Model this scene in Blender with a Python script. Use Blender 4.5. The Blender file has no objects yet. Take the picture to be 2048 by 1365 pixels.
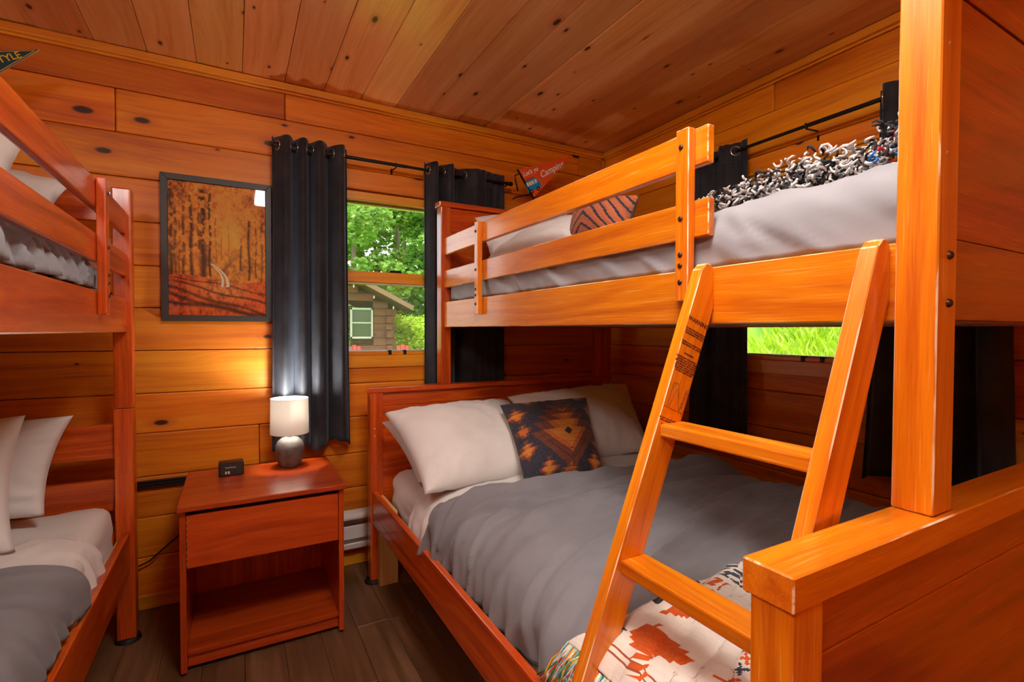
import bpy, bmesh, math, random
import numpy as np
from mathutils import Vector, Matrix, noise as mnoise

SC = bpy.context.scene
COL = SC.collection
R = random.Random(7)

# ------------------------------------------------------------------ camera
def make_camera():
    f, yaw, pit, rol = 997.341, math.radians(29.087), math.radians(-1.2203), math.radians(.1466)
    fw = Vector((math.sin(yaw)*math.cos(pit), math.cos(yaw)*math.cos(pit), math.sin(pit)))
    rt = Vector((math.cos(yaw), -math.sin(yaw), 0)); up = rt.cross(fw)
    r2 = rt*math.cos(rol)+up*math.sin(rol); u2 = up*math.cos(rol)-rt*math.sin(rol)
    cd = bpy.data.cameras.new('camera'); cd.sensor_width = 36; cd.sensor_fit = 'HORIZONTAL'
    cd.lens = 36*f/2048; cd.clip_start = .02; cd.clip_end = 400
    co = bpy.data.objects.new('camera', cd); COL.objects.link(co)
    m = Matrix((r2, u2, -fw)).transposed().to_4x4(); m.translation = (-2.1484, -2.6207, 1.2)
    co.matrix_world = m; SC.camera = co
make_camera()

# ------------------------------------------------------------------ world, sun, exposure
CEIL_EMIT = 26.0      # strength of the ceiling fixture's diffuser
LAMP_W = 9.0          # bulb of the bedside lamp
SKY = 2.6
wd = bpy.data.worlds.new('overcast_sky'); SC.world = wd; wd.use_nodes = True
nt = wd.node_tree; nt.nodes.clear()
_o = nt.nodes.new('ShaderNodeOutputWorld'); _b = nt.nodes.new('ShaderNodeBackground')
_b.inputs[0].default_value = (.86, .93, 1, 1); _b.inputs[1].default_value = SKY
nt.links.new(_b.outputs[0], _o.inputs[0])
sd = bpy.data.lights.new('hazy_sun', 'SUN'); sd.energy = 5.0; sd.angle = math.radians(25); sd.color = (1, .96, .86)
so = bpy.data.objects.new('hazy_sun', sd); COL.objects.link(so); so.rotation_euler = (math.radians(32), 0, math.radians(-70)); so.location = (3, -6, 9)
SC.view_settings.view_transform = 'Standard'; SC.view_settings.look = 'None'
SC.view_settings.exposure = 0.38; SC.view_settings.gamma = 1; SC.view_settings.use_curve_mapping = False
try:
    SC.cycles.use_denoising = True; SC.cycles.max_bounces = 6; SC.cycles.diffuse_bounces = 4; SC.cycles.glossy_bounces = 2; SC.cycles.transmission_bounces = 3; SC.cycles.use_adaptive_sampling = True; SC.cycles.adaptive_threshold = .08; SC.cycles.adaptive_min_samples = 16
    SC.cycles.transparent_max_bounces = 12; SC.cycles.caustics_reflective = False; SC.cycles.caustics_refractive = False
    SC.cycles.sample_clamp_indirect = 4
except Exception: pass

# ------------------------------------------------------------------ colour + material helpers
def lin(r, g, b):
    f = lambda c: (c/255/12.92) if c/255 <= .04045 else ((c/255+.055)/1.055)**2.4
    return (f(r), f(g), f(b), 1)
MATS = {}
class NT:
    def __init__(s, name):
        s.m = bpy.data.materials.new(name); s.m.use_nodes = True; s.t = s.m.node_tree; s.t.nodes.clear()
        s.out = s.n('ShaderNodeOutputMaterial'); MATS[name] = s.m
    def n(s, k, **kw):
        x = s.t.nodes.new(k)
        for a, v in kw.items(): setattr(x, a, v)
        return x
    def l(s, a, b): s.t.links.new(a, b)
    def math(s, op, a, b=None, c=None, clamp=False):
        x = s.n('ShaderNodeMath', operation=op, use_clamp=clamp)
        for i, v in enumerate((a, b, c)):
            if v is None: continue
            if isinstance(v, (int, float)): x.inputs[i].default_value = v
            else: s.l(v, x.inputs[i])
        return x.outputs[0]
    def mix(s, f, a, b, blend='MIX'):
        x = s.n('ShaderNodeMix', data_type='RGBA', blend_type=blend)
        for i, v in ((0, f), (6, a), (7, b)):
            if isinstance(v, (int, float)): x.inputs[i].default_value = v
            elif isinstance(v, tuple): x.inputs[i].default_value = v
            else: s.l(v, x.inputs[i])
        return x.outputs[2]
    def noise(s, vec, scale, detail=3, rough=.5, dist=0):
        x = s.n('ShaderNodeTexNoise'); s.l(vec, x.inputs['Vector'])
        x.inputs['Scale'].default_value = scale; x.inputs['Detail'].default_value = detail
        x.inputs['Roughness'].default_value = rough; x.inputs['Distortion'].default_value = dist
        return x.outputs['Fac']
    def mapv(s, vec, scale=(1, 1, 1), loc=(0, 0, 0)):
        x = s.n('ShaderNodeMapping'); s.l(vec, x.inputs['Vector'])
        x.inputs['Scale'].default_value = scale; x.inputs['Location'].default_value = loc
        return x.outputs[0]
    def ramp(s, f, stops):
        x = s.n('ShaderNodeValToRGB'); s.l(f, x.inputs[0]); e = x.color_ramp.elements
        while len(e) > 1: e.remove(e[-1])
        e[0].position, e[0].color = stops[0]
        for p, c in stops[1:]:
            k = e.new(p); k.color = c
        return x.outputs[0]
    def ramp1(s, f, a, b, lo=0., hi=1.):
        x = s.n('ShaderNodeMapRange'); s.l(f, x.inputs[0])
        for i, v in enumerate((a, b, lo, hi)): x.inputs[i+1].default_value = v
        return x.outputs[0]
    def bump(s, h, strength, dist=.01):
        x = s.n('ShaderNodeBump'); x.inputs['Strength'].default_value = strength; x.inputs['Distance'].default_value = dist
        s.l(h, x.inputs['Height']); return x.outputs[0]
    def pbr(s, col, rough=.5, metal=0., nrm=None, spec=.5, coat=0., sheen=0., sheen_tint=None, coat_rough=.1, **kw):
        p = s.n('ShaderNodeBsdfPrincipled')
        for k, v in (('Base Color', col), ('Roughness', rough), ('Metallic', metal)):
            if isinstance(v, (int, float, tuple)): p.inputs[k].default_value = v
            else: s.l(v, p.inputs[k])
        p.inputs['Specular IOR Level'].default_value = spec
        p.inputs['Coat Weight'].default_value = coat; p.inputs['Coat Roughness'].default_value = coat_rough
        p.inputs['Sheen Weight'].default_value = sheen
        if sheen_tint: p.inputs['Sheen Tint'].default_value = sheen_tint
        if nrm is not None: s.l(nrm, p.inputs['Normal'])
        for k, v in kw.items():
            p.inputs[k.replace('_', ' ')].default_value = v
        s.l(p.outputs[0], s.out.inputs[0]); return p

def plain(name, rgb, rough=.5, metal=0., **kw):
    n = NT(name); n.pbr(lin(*rgb), rough, metal, **kw); return n.m

def gcoord(n):
    """grain coordinates (along, across, across) in metres, shifted for every object"""
    a = n.n('ShaderNodeAttribute', attribute_name='gc'); oi = n.n('ShaderNodeObjectInfo')
    r = n.math('MULTIPLY', oi.outputs['Random'], 37.0)
    c = n.n('ShaderNodeCombineXYZ'); n.l(r, c.inputs[0]); n.l(n.math('MULTIPLY', r, .37), c.inputs[1]); n.l(n.math('MULTIPLY', r, .71), c.inputs[2])
    v = n.n('ShaderNodeVectorMath', operation='ADD'); n.l(a.outputs['Vector'], v.inputs[0]); n.l(c.outputs[0], v.inputs[1])
    return v.outputs[0], oi.outputs['Random']

def pine(name, light, mid, dark, knot, rough=.42, knots=.5, tint=.35, coat=.15, streak=1.0, kscale=(2.2, 5.0, 1)):
    n = NT(name); g, rnd = gcoord(n)
    warp = n.noise(n.mapv(g, (1.1, 5, 5)), 1.0, 1)
    wv = n.n('ShaderNodeVectorMath', operation='MULTIPLY_ADD')
    cx = n.n('ShaderNodeCombineXYZ'); n.l(warp, cx.inputs[1]); n.l(warp, cx.inputs[2])
    n.l(cx.outputs[0], wv.inputs[0]); wv.inputs[1].default_value = (0, .10, .10); n.l(g, wv.inputs[2])
    gw = wv.outputs[0]
    fine = n.noise(n.mapv(gw, (3, 110, 110)), 1, 2, .6)
    band = n.noise(n.mapv(gw, (.7, 17, 17)), 1, 2, .55)
    big = n.noise(n.mapv(g, (1.3, 3, 3)), 1, 1)
    f = n.math('ADD', n.math('MULTIPLY', band, .62*streak), n.math('MULTIPLY', fine, .30))
    f = n.math('ADD', f, n.math('MULTIPLY', big, .22))
    col = n.ramp(f, [(.34, light), (.55, mid), (.78, dark)])
    # knots: sparse stretched cells, with the grain curling dark round them
    vo = n.n('ShaderNodeTexVoronoi'); sp = n.n('ShaderNodeSeparateXYZ'); n.l(g, sp.inputs[0]); cb_ = n.n('ShaderNodeCombineXYZ')
    n.l(sp.outputs[0], cb_.inputs[0]); n.l(n.math('ADD', sp.outputs[1], sp.outputs[2]), cb_.inputs[1])
    vo.voronoi_dimensions = '2D'; n.l(n.mapv(cb_.outputs[0], kscale), vo.inputs['Vector']); vo.inputs['Scale'].default_value = 1
    pick = n.n('ShaderNodeSeparateColor'); n.l(vo.outputs['Color'], pick.inputs[0])
    on = n.math('GREATER_THAN', pick.outputs[0], 1-knots)
    d = n.math('ADD', vo.outputs['Distance'], n.math('MULTIPLY', n.math('SUBTRACT', warp, .5), .05))
    size = n.math('MULTIPLY_ADD', n.math('POWER', pick.outputs[1], 2.0), .055, .022)
    core = n.math('MULTIPLY', on, n.ramp1(n.math('DIVIDE', d, size), .75, 1.15, 1, 0))
    halo = n.math('MULTIPLY', on, n.ramp1(n.math('DIVIDE', d, size), .9, 2.6, .55, 0))
    col = n.mix(halo, col, dark); col = n.mix(core, col, knot)
    hv = n.n('ShaderNodeHueSaturation'); n.l(col, hv.inputs['Color'])
    n.l(n.ramp1(rnd, 0, 1, 1-tint*.55, 1+tint*.55), hv.inputs['Value'])
    n.l(n.ramp1(n.math('FRACT', n.math('MULTIPLY', rnd, 7.13)), 0, 1, .5-.012*tint*2.5, .5+.010*tint*2.5), hv.inputs['Hue'])
    h = n.noise(n.mapv(g, (4, 130, 130)), 1, 0)
    n.pbr(hv.outputs[0], rough, 0, n.bump(h, .10, .002), .5, coat=coat, coat_rough=.25); return n.m

def oak(name, light, mid, dark, rough=.34, fleck=.5, tint=.14, coat=.45, fl=None):
    n = NT(name); g, rnd = gcoord(n)
    w = n.noise(n.mapv(g, (1.0, 6, 6)), 1, 1)
    cx = n.n('ShaderNodeCombineXYZ'); n.l(w, cx.inputs[1]); n.l(w, cx.inputs[2])
    wv = n.n('ShaderNodeVectorMath', operation='MULTIPLY_ADD'); n.l(cx.outputs[0], wv.inputs[0]); wv.inputs[1].default_value = (0, .16, .16); n.l(g, wv.inputs[2])
    gw = wv.outputs[0]
    ring = n.noise(n.mapv(gw, (.5, 30, 30)), 1, 2, .6)
    pore = n.noise(n.mapv(g, (14, 420, 420)), 1, 1, .6)
    f = n.math('ADD', n.math('MULTIPLY', ring, .8), n.math('MULTIPLY', pore, .28))
    col = n.ramp(f, [(.36, dark), (.54, mid), (.74, light)])
    pf = n.math('MULTIPLY', n.ramp1(n.noise(n.mapv(g, (9, 300, 300), (5, 3, 1)), 1, 1), .60, .72, 0, fleck), n.ramp1(ring, .4, .65, .2, 1))
    col = n.mix(pf, col, fl or light)
    hv = n.n('ShaderNodeHueSaturation'); n.l(col, hv.inputs['Color']); n.l(n.ramp1(rnd, 0, 1, 1-tint, 1+tint), hv.inputs['Value'])
    n.pbr(hv.outputs[0], rough, 0, n.bump(pore, .12, .002), .5, coat=coat, coat_rough=.12); return n.m

M_LOG = pine('honey_pine_log', lin(240, 160, 30), lin(228, 134, 10), lin(184, 88, 4), lin(60, 28, 8), knots=.34, tint=.34, coat=.05, rough=.5)
M_CEIL = pine('knotty_pine_ceiling', lin(240, 180, 118), lin(226, 156, 88), lin(184, 108, 48), lin(62, 28, 14), kscale=(3.0, 6.5, 1), knots=.75, tint=.36, rough=.36, coat=.25, streak=.8)
M_TRIM = pine('yellow_pine_trim', lin(246, 178, 50), lin(236, 158, 34), lin(206, 118, 20), lin(120, 60, 20), knots=.02, tint=.08)
M_RAW = pine('raw_pine_stud', lin(226, 190, 128), lin(212, 170, 104), lin(176, 128, 66), lin(120, 70, 30), knots=.12, tint=.05, rough=.6, coat=0)
M_OAK = oak('red_stained_oak', lin(220, 102, 20), lin(195, 74, 11), lin(154, 48, 5), fl=lin(228, 132, 60))
M_OAK_DIM = oak('shaded_oak', lin(190, 86, 14), lin(168, 68, 8), lin(138, 50, 5), fl=lin(212, 124, 52))  # footboard panels: same oak, dimmer light there put into its colour
M_OAK_LIT = oak('lit_oak', lin(234, 142, 14), lin(220, 120, 6), lin(194, 90, 4), fl=lin(242, 182, 96), fleck=.5)  # near parts and ladder: same oak, warm lighting put into its colour
def worn_glint():
    n = NT('worn_glint_edge'); g, rnd = gcoord(n); f = n.ramp1(n.noise(n.mapv(g, (7, 60, 60)), 1, 3), .46, .56)  # pale bevels: edge wear plus painted highlights along the rounded edges
    n.pbr(n.mix(f, lin(206, 116, 10), lin(236, 206, 170)), .5); return n.m
M_PALE_EDGE = worn_glint()
M_NIGHT = oak('cherry_laminate', lin(198, 82, 24), lin(178, 64, 15), lin(144, 46, 11), rough=.3, fleck=.15, coat=.35)
M_BLACK = plain('matt_black_metal', (22, 20, 20), .45, .3)
M_BOLT = plain('dark_bronze_bolt', (86, 62, 48), .4, .8)
M_CHROME = plain('brushed_nickel', (200, 192, 184), .22, 1)
M_WHITE = plain('white_enamel', (226, 226, 224), .4)
M_VINYL = plain('pale_vinyl', (206, 212, 196), .5)
M_BLKPL = plain('black_plastic', (20, 20, 22), .4)
M_RUBBER = plain('black_rubber', (16, 16, 17), .55)
M_WPRINT = plain('white_print', (236, 232, 226), .6)
M_BPRINT = plain('dark_print', (62, 26, 10), .6)

def velvet():
    n = NT('black_velvet'); tc = n.n('ShaderNodeTexCoord'); v = tc.outputs['Object']
    a = n.noise(v, 9, 4); b = n.noise(v, 260, 2)
    col = n.ramp(a, [(.3, lin(32, 33, 36)), (.7, lin(52, 54, 60))])
    n.pbr(col, .8, 0, n.bump(b, .15, .002), .25, sheen=.6, sheen_tint=lin(130, 140, 160), Sheen_Roughness=.4)
velvet()
def cloth(name, c1, c2, weave=700, rough=.85, sheen=.15, tr=0.):
    n = NT(name); tc = n.n('ShaderNodeTexCoord'); v = tc.outputs['Object']
    col = n.ramp(n.noise(v, 5, 3), [(.3, lin(*c1)), (.7, lin(*c2))])
    n.pbr(col, rough, 0, n.bump(n.noise(v, weave, 2), .10, .001), .25, sheen=sheen)
    return n.m
M_SHEET = cloth('white_cotton', (214, 210, 206), (226, 223, 220))
M_DUVET = cloth('grey_microfibre', (116, 114, 119), (130, 129, 134))
M_DUVETU = cloth('light_grey_microfibre', (134, 134, 139), (150, 150, 155))
def printed(name, rough=.8, coat=0., bumps=0., attr='col', sheen=.1):
    n = NT(name); a = n.n('ShaderNodeAttribute', attribute_name=attr)
    nr = None
    if bumps:
        tc = n.n('ShaderNodeTexCoord'); nr = n.bump(n.noise(tc.outputs['Object'], 420, 2), bumps, .002)
    n.pbr(a.outputs['Color'], rough, 0, nr, .3, coat=coat, sheen=sheen); return n.m
M_PRINT = printed('printed_cotton', .85, 0, .2)
M_POSTER = printed('poster_print', .55)
M_WOVEN = printed('woven_cotton', .9, 0, .35)
def pane_mat(name, tint, refl=.06):
    n = NT(name); t = n.n('ShaderNodeBsdfTransparent'); t.inputs[0].default_value = tint
    g = n.n('ShaderNodeBsdfGlossy'); g.inputs['Roughness'].default_value = .02
    fr = n.n('ShaderNodeFresnel'); fr.inputs[0].default_value = 1.45
    m = n.n('ShaderNodeMixShader'); n.l(fr.outputs[0], m.inputs[0]); n.l(t.outputs[0], m.inputs[1]); n.l(g.outputs[0], m.inputs[2])
    n.l(m.outputs[0], n.out.inputs[0]); return n.m
M_GLASS = pane_mat('window_glass', (.95, .97, .95, 1))
M_PGLASS = pane_mat('picture_glass', (.97, .97, .97, 1))
def screen_mat():
    n = NT('insect_screen'); t = n.n('ShaderNodeBsdfTransparent'); d = n.n('ShaderNodeBsdfDiffuse'); d.inputs[0].default_value = (.35, .35, .36, 1)
    m = n.n('ShaderNodeMixShader'); m.inputs[0].default_value = .16; n.l(t.outputs[0], m.inputs[1]); n.l(d.outputs[0], m.inputs[2]); n.l(m.outputs[0], n.out.inputs[0]); return n.m
M_SCREEN = screen_mat()
def emit(name, rgb, s):
    n = NT(name); e = n.n('ShaderNodeEmission'); e.inputs[0].default_value = rgb; e.inputs[1].default_value = s; n.l(e.outputs[0], n.out.inputs[0]); return n.m

# ------------------------------------------------------------------ mesh helpers
ORG = {}
def box(x0, x1, y0, y1, z0, z1, b=.003, seg=1, pale_edge=False):
    bm = bmesh.new(); bmesh.ops.create_cube(bm, size=1)
    s = Vector((x1-x0, y1-y0, z1-z0)); c = Vector(((x0+x1)/2, (y0+y1)/2, (z0+z1)/2))
    for v in bm.verts: v.co = Vector((v.co.x*s.x, v.co.y*s.y, v.co.z*s.z))+c
    if b:
        r_ = bmesh.ops.bevel(bm, geom=list(bm.edges), offset=min(b, .45*min(abs(s.x), abs(s.y), abs(s.z))), segments=seg, affect='EDGES', profile=.6)
        if pale_edge:
            for f_ in r_['faces']: f_.material_index = 1
    return bm
def prism(pts, axis, a0, a1, b=.003, seg=1, pale_edge=False):
    """polygon pts in the plane normal to axis, extruded from a0 to a1"""
    bm = bmesh.new()
    P = {'X': lambda p, a: (a, p[0], p[1]), 'Y': lambda p, a: (p[0], a, p[1]), 'Z': lambda p, a: (p[0], p[1], a)}[axis]
    lo = [bm.verts.new(P(p, a0)) for p in pts]; hi = [bm.verts.new(P(p, a1)) for p in pts]; n = len(pts)
    bm.faces.new(lo); bm.faces.new(hi[::-1])
    for i in range(n): bm.faces.new((lo[i], lo[(i+1) % n], hi[(i+1) % n], hi[i]))
    bmesh.ops.recalc_face_normals(bm, faces=list(bm.faces))
    if b:
        r_ = bmesh.ops.bevel(bm, geom=list(bm.edges), offset=b, segments=seg, affect='EDGES')
        if pale_edge:
            for f_ in r_['faces']: f_.material_index = 1
    return bm
def tube(pts, r, seg=8, cap=True):
    bm = bmesh.new(); pts = [Vector(p) for p in pts]; rings = []
    ref = Vector((0, 0, 1))
    for i, p in enumerate(pts):
        d = (pts[min(i+1, len(pts)-1)]-pts[max(i-1, 0)]).normalized()
        if abs(d.dot(ref)) > .95: ref = Vector((0, 1, 0)) if abs(d.y) < .9 else Vector((1, 0, 0))
        a = d.cross(ref).normalized(); b = d.cross(a)
        rr = r[i] if isinstance(r, (list, tuple)) else r
        rings.append([bm.verts.new(p+(a*math.cos(2*math.pi*k/seg)+b*math.sin(2*math.pi*k/seg))*rr) for k in range(seg)])
    for i in range(len(rings)-1):
        for k in range(seg): bm.faces.new((rings[i][k], rings[i][(k+1) % seg], rings[i+1][(k+1) % seg], rings[i+1][k]))
    if cap: bm.faces.new(rings[0]); bm.faces.new(rings[-1][::-1])
    bmesh.ops.recalc_face_normals(bm, faces=list(bm.faces)); return bm
def lathe(prof, cx, cy, seg=32):
    bm = bmesh.new(); rings = []
    for r, z in prof:
        rings.append([bm.verts.new((cx+r*math.cos(2*math.pi*k/seg), cy+r*math.sin(2*math.pi*k/seg), z)) for k in range(seg)] if r > 1e-5 else [bm.verts.new((cx, cy, z))])
    for a, b in zip(rings, rings[1:]):
        for k in range(seg):
            k2 = (k+1) % seg
            if len(a) == 1 and len(b) == 1: continue
            if len(a) == 1: bm.faces.new((a[0], b[k2], b[k]))
            elif len(b) == 1: bm.faces.new((a[k], a[k2], b[0]))
            else: bm.faces.new((a[k], a[k2], b[k2], b[k]))
    bmesh.ops.recalc_face_normals(bm, faces=list(bm.faces)); return bm
def torus(c, axis, R1, r, n=24, m=8):
    bm = bmesh.new(); c = Vector(c); ax = Vector(axis).normalized()
    u = ax.orthogonal().normalized(); v = ax.cross(u); vs = []
    for i in range(n):
        a = 2*math.pi*i/n; d = u*math.cos(a)+v*math.sin(a)
        vs.append([bm.verts.new(c+d*(R1+r*math.cos(2*math.pi*j/m))+ax*r*math.sin(2*math.pi*j/m)) for j in range(m)])
    for i in range(n):
        for j in range(m): bm.faces.new((vs[i][j], vs[(i+1) % n][j], vs[(i+1) % n][(j+1) % m], vs[i][(j+1) % m]))
    bmesh.ops.recalc_face_normals(bm, faces=list(bm.faces)); return bm
def join(*bms):
    out = bmesh.new()
    for b in bms:
        me = bpy.data.meshes.new('t'); b.to_mesh(me); out.from_mesh(me); bpy.data.meshes.remove(me); b.free()
    return out
def xf(bm, m): bmesh.ops.transform(bm, matrix=m, verts=bm.verts); return bm
def tag(o, label=None, cat=None, group=None, kind=None):
    if label: o['label'] = label
    if cat: o['category'] = cat
    if group: o['group'] = group
    if kind: o['kind'] = kind
    return o
def empty(name, loc, label=None, cat=None, group=None, kind=None):
    o = bpy.data.objects.new(name, None); COL.objects.link(o); o.location = loc; o.empty_display_size = .1; ORG[o] = Vector(loc)
    return tag(o, label, cat, group, kind)
AX = {'X': (0, 1, 2), 'Y': (1, 0, 2), 'Z': (2, 0, 1)}
def finish_mesh(me, mat, axis, smooth):
    if mat: me.materials.append(mat)
    if mat is not None and mat.name == 'lit_oak': me.materials.append(M_PALE_EDGE)
    n = len(me.vertices); co = np.empty(n*3, np.float32); me.vertices.foreach_get('co', co); co = co.reshape(-1, 3)
    if axis:
        if isinstance(axis, str): g = co[:, AX[axis]]
        else:
            a = Vector(axis).normalized(); u = a.orthogonal().normalized(); v = a.cross(u)
            g = co @ np.array([a, u, v], np.float32).T
        at = me.attributes.new('gc', 'FLOAT_VECTOR', 'POINT'); at.data.foreach_set('vector', np.ascontiguousarray(g, np.float32).ravel())
    if smooth:
        me.polygons.foreach_set('use_smooth', [True]*len(me.polygons))
        if isinstance(smooth, float):
            try: me.set_sharp_from_angle(angle=smooth)
            except Exception: pass
def mk(name, bm, mat, parent=None, axis=None, smooth=False, label=None, cat=None, group=None, kind=None, me=None):
    if me is None:
        me = bpy.data.meshes.new(name)
        if parent is not None: org = ORG[parent]
        else:
            cs = [v.co for v in bm.verts]
            org = Vector(((min(c.x for c in cs)+max(c.x for c in cs))/2, (min(c.y for c in cs)+max(c.y for c in cs))/2, min(c.z for c in cs)))
        bmesh.ops.translate(bm, vec=-org, verts=bm.verts); bm.to_mesh(me); bm.free()
    else:
        co = np.empty(len(me.vertices)*3, np.float32); me.vertices.foreach_get('co', co); co = co.reshape(-1, 3)
        org = ORG[parent] if parent is not None else Vector((*((co.min(0)+co.max(0))/2)[:2], co[:, 2].min()))
        co = co-np.array(org, np.float32); me.vertices.foreach_set('co', np.ascontiguousarray(co).ravel()); me.update()
    finish_mesh(me, mat, axis, smooth)
    o = bpy.data.objects.new(name, me); COL.objects.link(o)
    if parent is not None: o.parent = parent
    else: o.location = org
    ORG[o] = Vector(org)
    return tag(o, label, cat, group, kind)
def copy_tree(o, d, label=None, parent=None):
    c = o.copy(); COL.objects.link(c)
    if parent is None: c.location = Vector(o.location)+Vector(d)
    else: c.parent = parent
    if label: c['label'] = label
    for ch in list(o.children): copy_tree(ch, d, None, c)
    return c
def grid_mesh(name, P, cols=None, closed_u=False):
    """P: (nv,nu,3) points -> quad mesh, cols: (nv-1,nu-1,3) per-face linear colour"""
    nv, nu = P.shape[:2]; idx = np.arange(nv*nu).reshape(nv, nu)
    q = np.stack([idx[:-1, :-1], idx[:-1, 1:], idx[1:, 1:], idx[1:, :-1]], -1).reshape(-1, 4)
    me = bpy.data.meshes.new(name); me.from_pydata(P.reshape(-1, 3).tolist(), [], q.tolist())
    if cols is not None: face_cols(me, cols.reshape(-1, 3))
    return me
def face_cols(me, c):
    a = me.color_attributes.new('col', 'FLOAT_COLOR', 'CORNER')
    c4 = np.concatenate([c, np.ones((len(c), 1))], 1)
    lt = np.array([p.loop_total for p in me.polygons]); a.data.foreach_set('color', np.repeat(c4, lt, 0).astype(np.float32).ravel())
def vnoise(x, y, seed=0):
    def h(i, j): 
        s = np.sin(i*127.1+j*311.7+seed*74.7)*43758.5453; return s-np.floor(s)
    i, j = np.floor(x), np.floor(y); u, v = x-i, y-j; u = u*u*(3-2*u); v = v*v*(3-2*v)
    return (h(i, j)*(1-u)+h(i+1, j)*u)*(1-v)+(h(i, j+1)*(1-u)+h(i+1, j+1)*u)*v
def fbm(x, y, seed=0, o=4):
    t = 0; a = .5
    for k in range(o): t = t+a*vnoise(x*2**k, y*2**k, seed+k*13); a *= .5
    return t/(1-.5**o)
L3 = lambda r, g, b: np.array(lin(r, g, b)[:3])
def text_mesh(body, size, shear=0., ext=.0006, align='LEFT', offset=0., space=1.0):
    c = bpy.data.curves.new('t', 'FONT'); c.body = body; c.size = size; c.shear = shear; c.extrude = ext; c.align_x = align; c.offset = offset
    c.resolution_u = 3; c.space_line = space
    o = bpy.data.objects.new('t', c); COL.objects.link(o); dg = bpy.context.evaluated_depsgraph_get()
    me = bpy.data.meshes.new_from_object(o.evaluated_get(dg)); bpy.data.objects.remove(o); bpy.data.curves.remove(c)
    bm = bmesh.new(); bm.from_mesh(me); bpy.data.meshes.remove(me); return bm
def frame_m(o, ux, uy):
    """matrix taking local x,y,z to ux,uy,ux x uy at o"""
    ux = Vector(ux).normalized(); uy = Vector(uy); uz = ux.cross(uy).normalized(); uy = uz.cross(ux)
    m = Matrix((ux, uy, uz)).transposed().to_4x4(); m.translation = Vector(o); return m

# ================================================================== the room
ROOM_L, ROOM_F, CEILZ = -3.66, -3.95, 2.364
ZS = [0, .22, .391, .568, .755, .926, 1.11, 1.294, 1.472, 1.656, 1.838, 2.02, 2.2, CEILZ]
def log_wall(name, to_world, a0, a1, opening=None, breaks=None, axis='X', deep=.14):
    w = empty(name, to_world(( a0+a1)/2, 0, 0), kind='structure')
    def piece(p0, p1, z0, z1):
        j = R.uniform(0, .005)
        A = to_world(p0, -j, z0); B = to_world(p1, deep, z1)
        mk('log', box(min(A[0], B[0]), max(A[0], B[0]), min(A[1], B[1]), max(A[1], B[1]), z0+.001, z1-.001, .0065, 2), M_LOG, w, axis)
    for k in range(len(ZS)-1):
        z0, z1 = ZS[k], ZS[k+1]; cuts = [a0]+sorted((breaks or {}).get(k, []))+[a1]
        for p0, p1 in zip(cuts, cuts[1:]):
            p0, p1 = p0+.001, p1-.001
            if opening and z1 > opening[2] and z0 < opening[3] and p1 > opening[0] and p0 < opening[1]:
                if opening[0]-p0 > .05: piece(p0, opening[0]-.002, z0, z1)
                if p1-opening[1] > .05: piece(opening[1]+.002, p1, z0, z1)
                if z0 < opening[2]-.01: piece(max(p0, opening[0]), min(p1, opening[1]), z0, opening[2])
                if z1 > opening[3]+.01: piece(max(p0, opening[0]), min(p1, opening[1]), opening[3], z1)
            else: piece(p0, p1, z0, z1)
    return w
back = lambda a, d, z: (a, d, z)
right = lambda a, d, z: (d, a, z)
left = lambda a, d, z: (ROOM_L-d, a, z)
front = lambda a, d, z: (a, ROOM_F-d, z)
OP1 = (-1.80, -.98, 1.07, 1.917)
OP2 = (-1.86, -.92, 1.07, 1.945)
log_wall('wall_back', back, ROOM_L, .13, OP1, {11: [-2.573], 8: [-2.95], 3: [-2.05], 12: [-1.93, -.2], 6: [-3.1], 1: [-2.7]}, 'X')
log_wall('wall_right', right, ROOM_F, -.004, OP2, {12: [-1.2], 4: [-2.3], 7: [-.6], 2: [-1.5]}, 'Y')
log_wall('wall_left', left, ROOM_F, -.004, None, {3: [-2], 9: [-1.6]}, 'Y')
log_wall('wall_front', front, ROOM_L-.13, .13, None, {5: [-2]}, 'X')

cl = empty('ceiling', (-1.8, -2, CEILZ), kind='structure')
x = -2.81-.1755*6; k = 0
while x < .02:
    j = R.uniform(0, .003)
    x0, x1 = max(x, ROOM_L-.1), min(x+.1755, .1)
    mk('ceiling_board', box(x0+.0006, x1-.0006, ROOM_F-.1, .1, CEILZ+j, CEILZ+.05, .0035, 2), M_CEIL, cl, 'Y'); x += .1755
mk('backing', box(ROOM_L-.14, .14, ROOM_F-.14, .14, CEILZ+.051, CEILZ+.08, 0), M_BLACK, cl)

def floor_mat():
    n = NT('dark_walnut_plank'); g, rnd = gcoord(n)
    a = n.noise(n.mapv(g, (2.5, 40, 40)), 1, 4, .6); b = n.noise(n.mapv(g, (2, 5, 5)), 1, 3)
    f = n.math('ADD', n.math('MULTIPLY', a, .6), n.math('MULTIPLY', b, .4))
    col = n.ramp(f, [(.3, lin(70, 46, 30)), (.5, lin(104, 70, 46)), (.72, lin(138, 98, 70))])
    hv = n.n('ShaderNodeHueSaturation'); n.l(col, hv.inputs['Color']); n.l(n.ramp1(rnd, 0, 1, .8, 1.2), hv.inputs['Value'])
    n.pbr(hv.outputs[0], n.ramp1(a, .3, .7, .32, .5), 0, n.bump(a, .15, .002), .45); return n.m
M_FLOOR = floor_mat()
fl = empty('floor', (-1.8, -2, 0), kind='structure')
x = -2.523-.1325*9; k = 0
while x < .0:
    y = .1; first = True
    while y > ROOM_F-.1:
        L = R.uniform(.35, 1.2) if first else 1.22; first = False; y0 = max(y-L, ROOM_F-.1)
        mk('floor_plank', box(x+.0005, min(x+.132, .1), y0+.0008, y, -.012, 0, .0012), M_FLOOR, fl, 'Y'); y = y0
    x += .1325
mk('subfloor', box(ROOM_L-.14, .14, ROOM_F-.14, .14, -.05, -.0125, 0), M_BLACK, fl)

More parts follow.
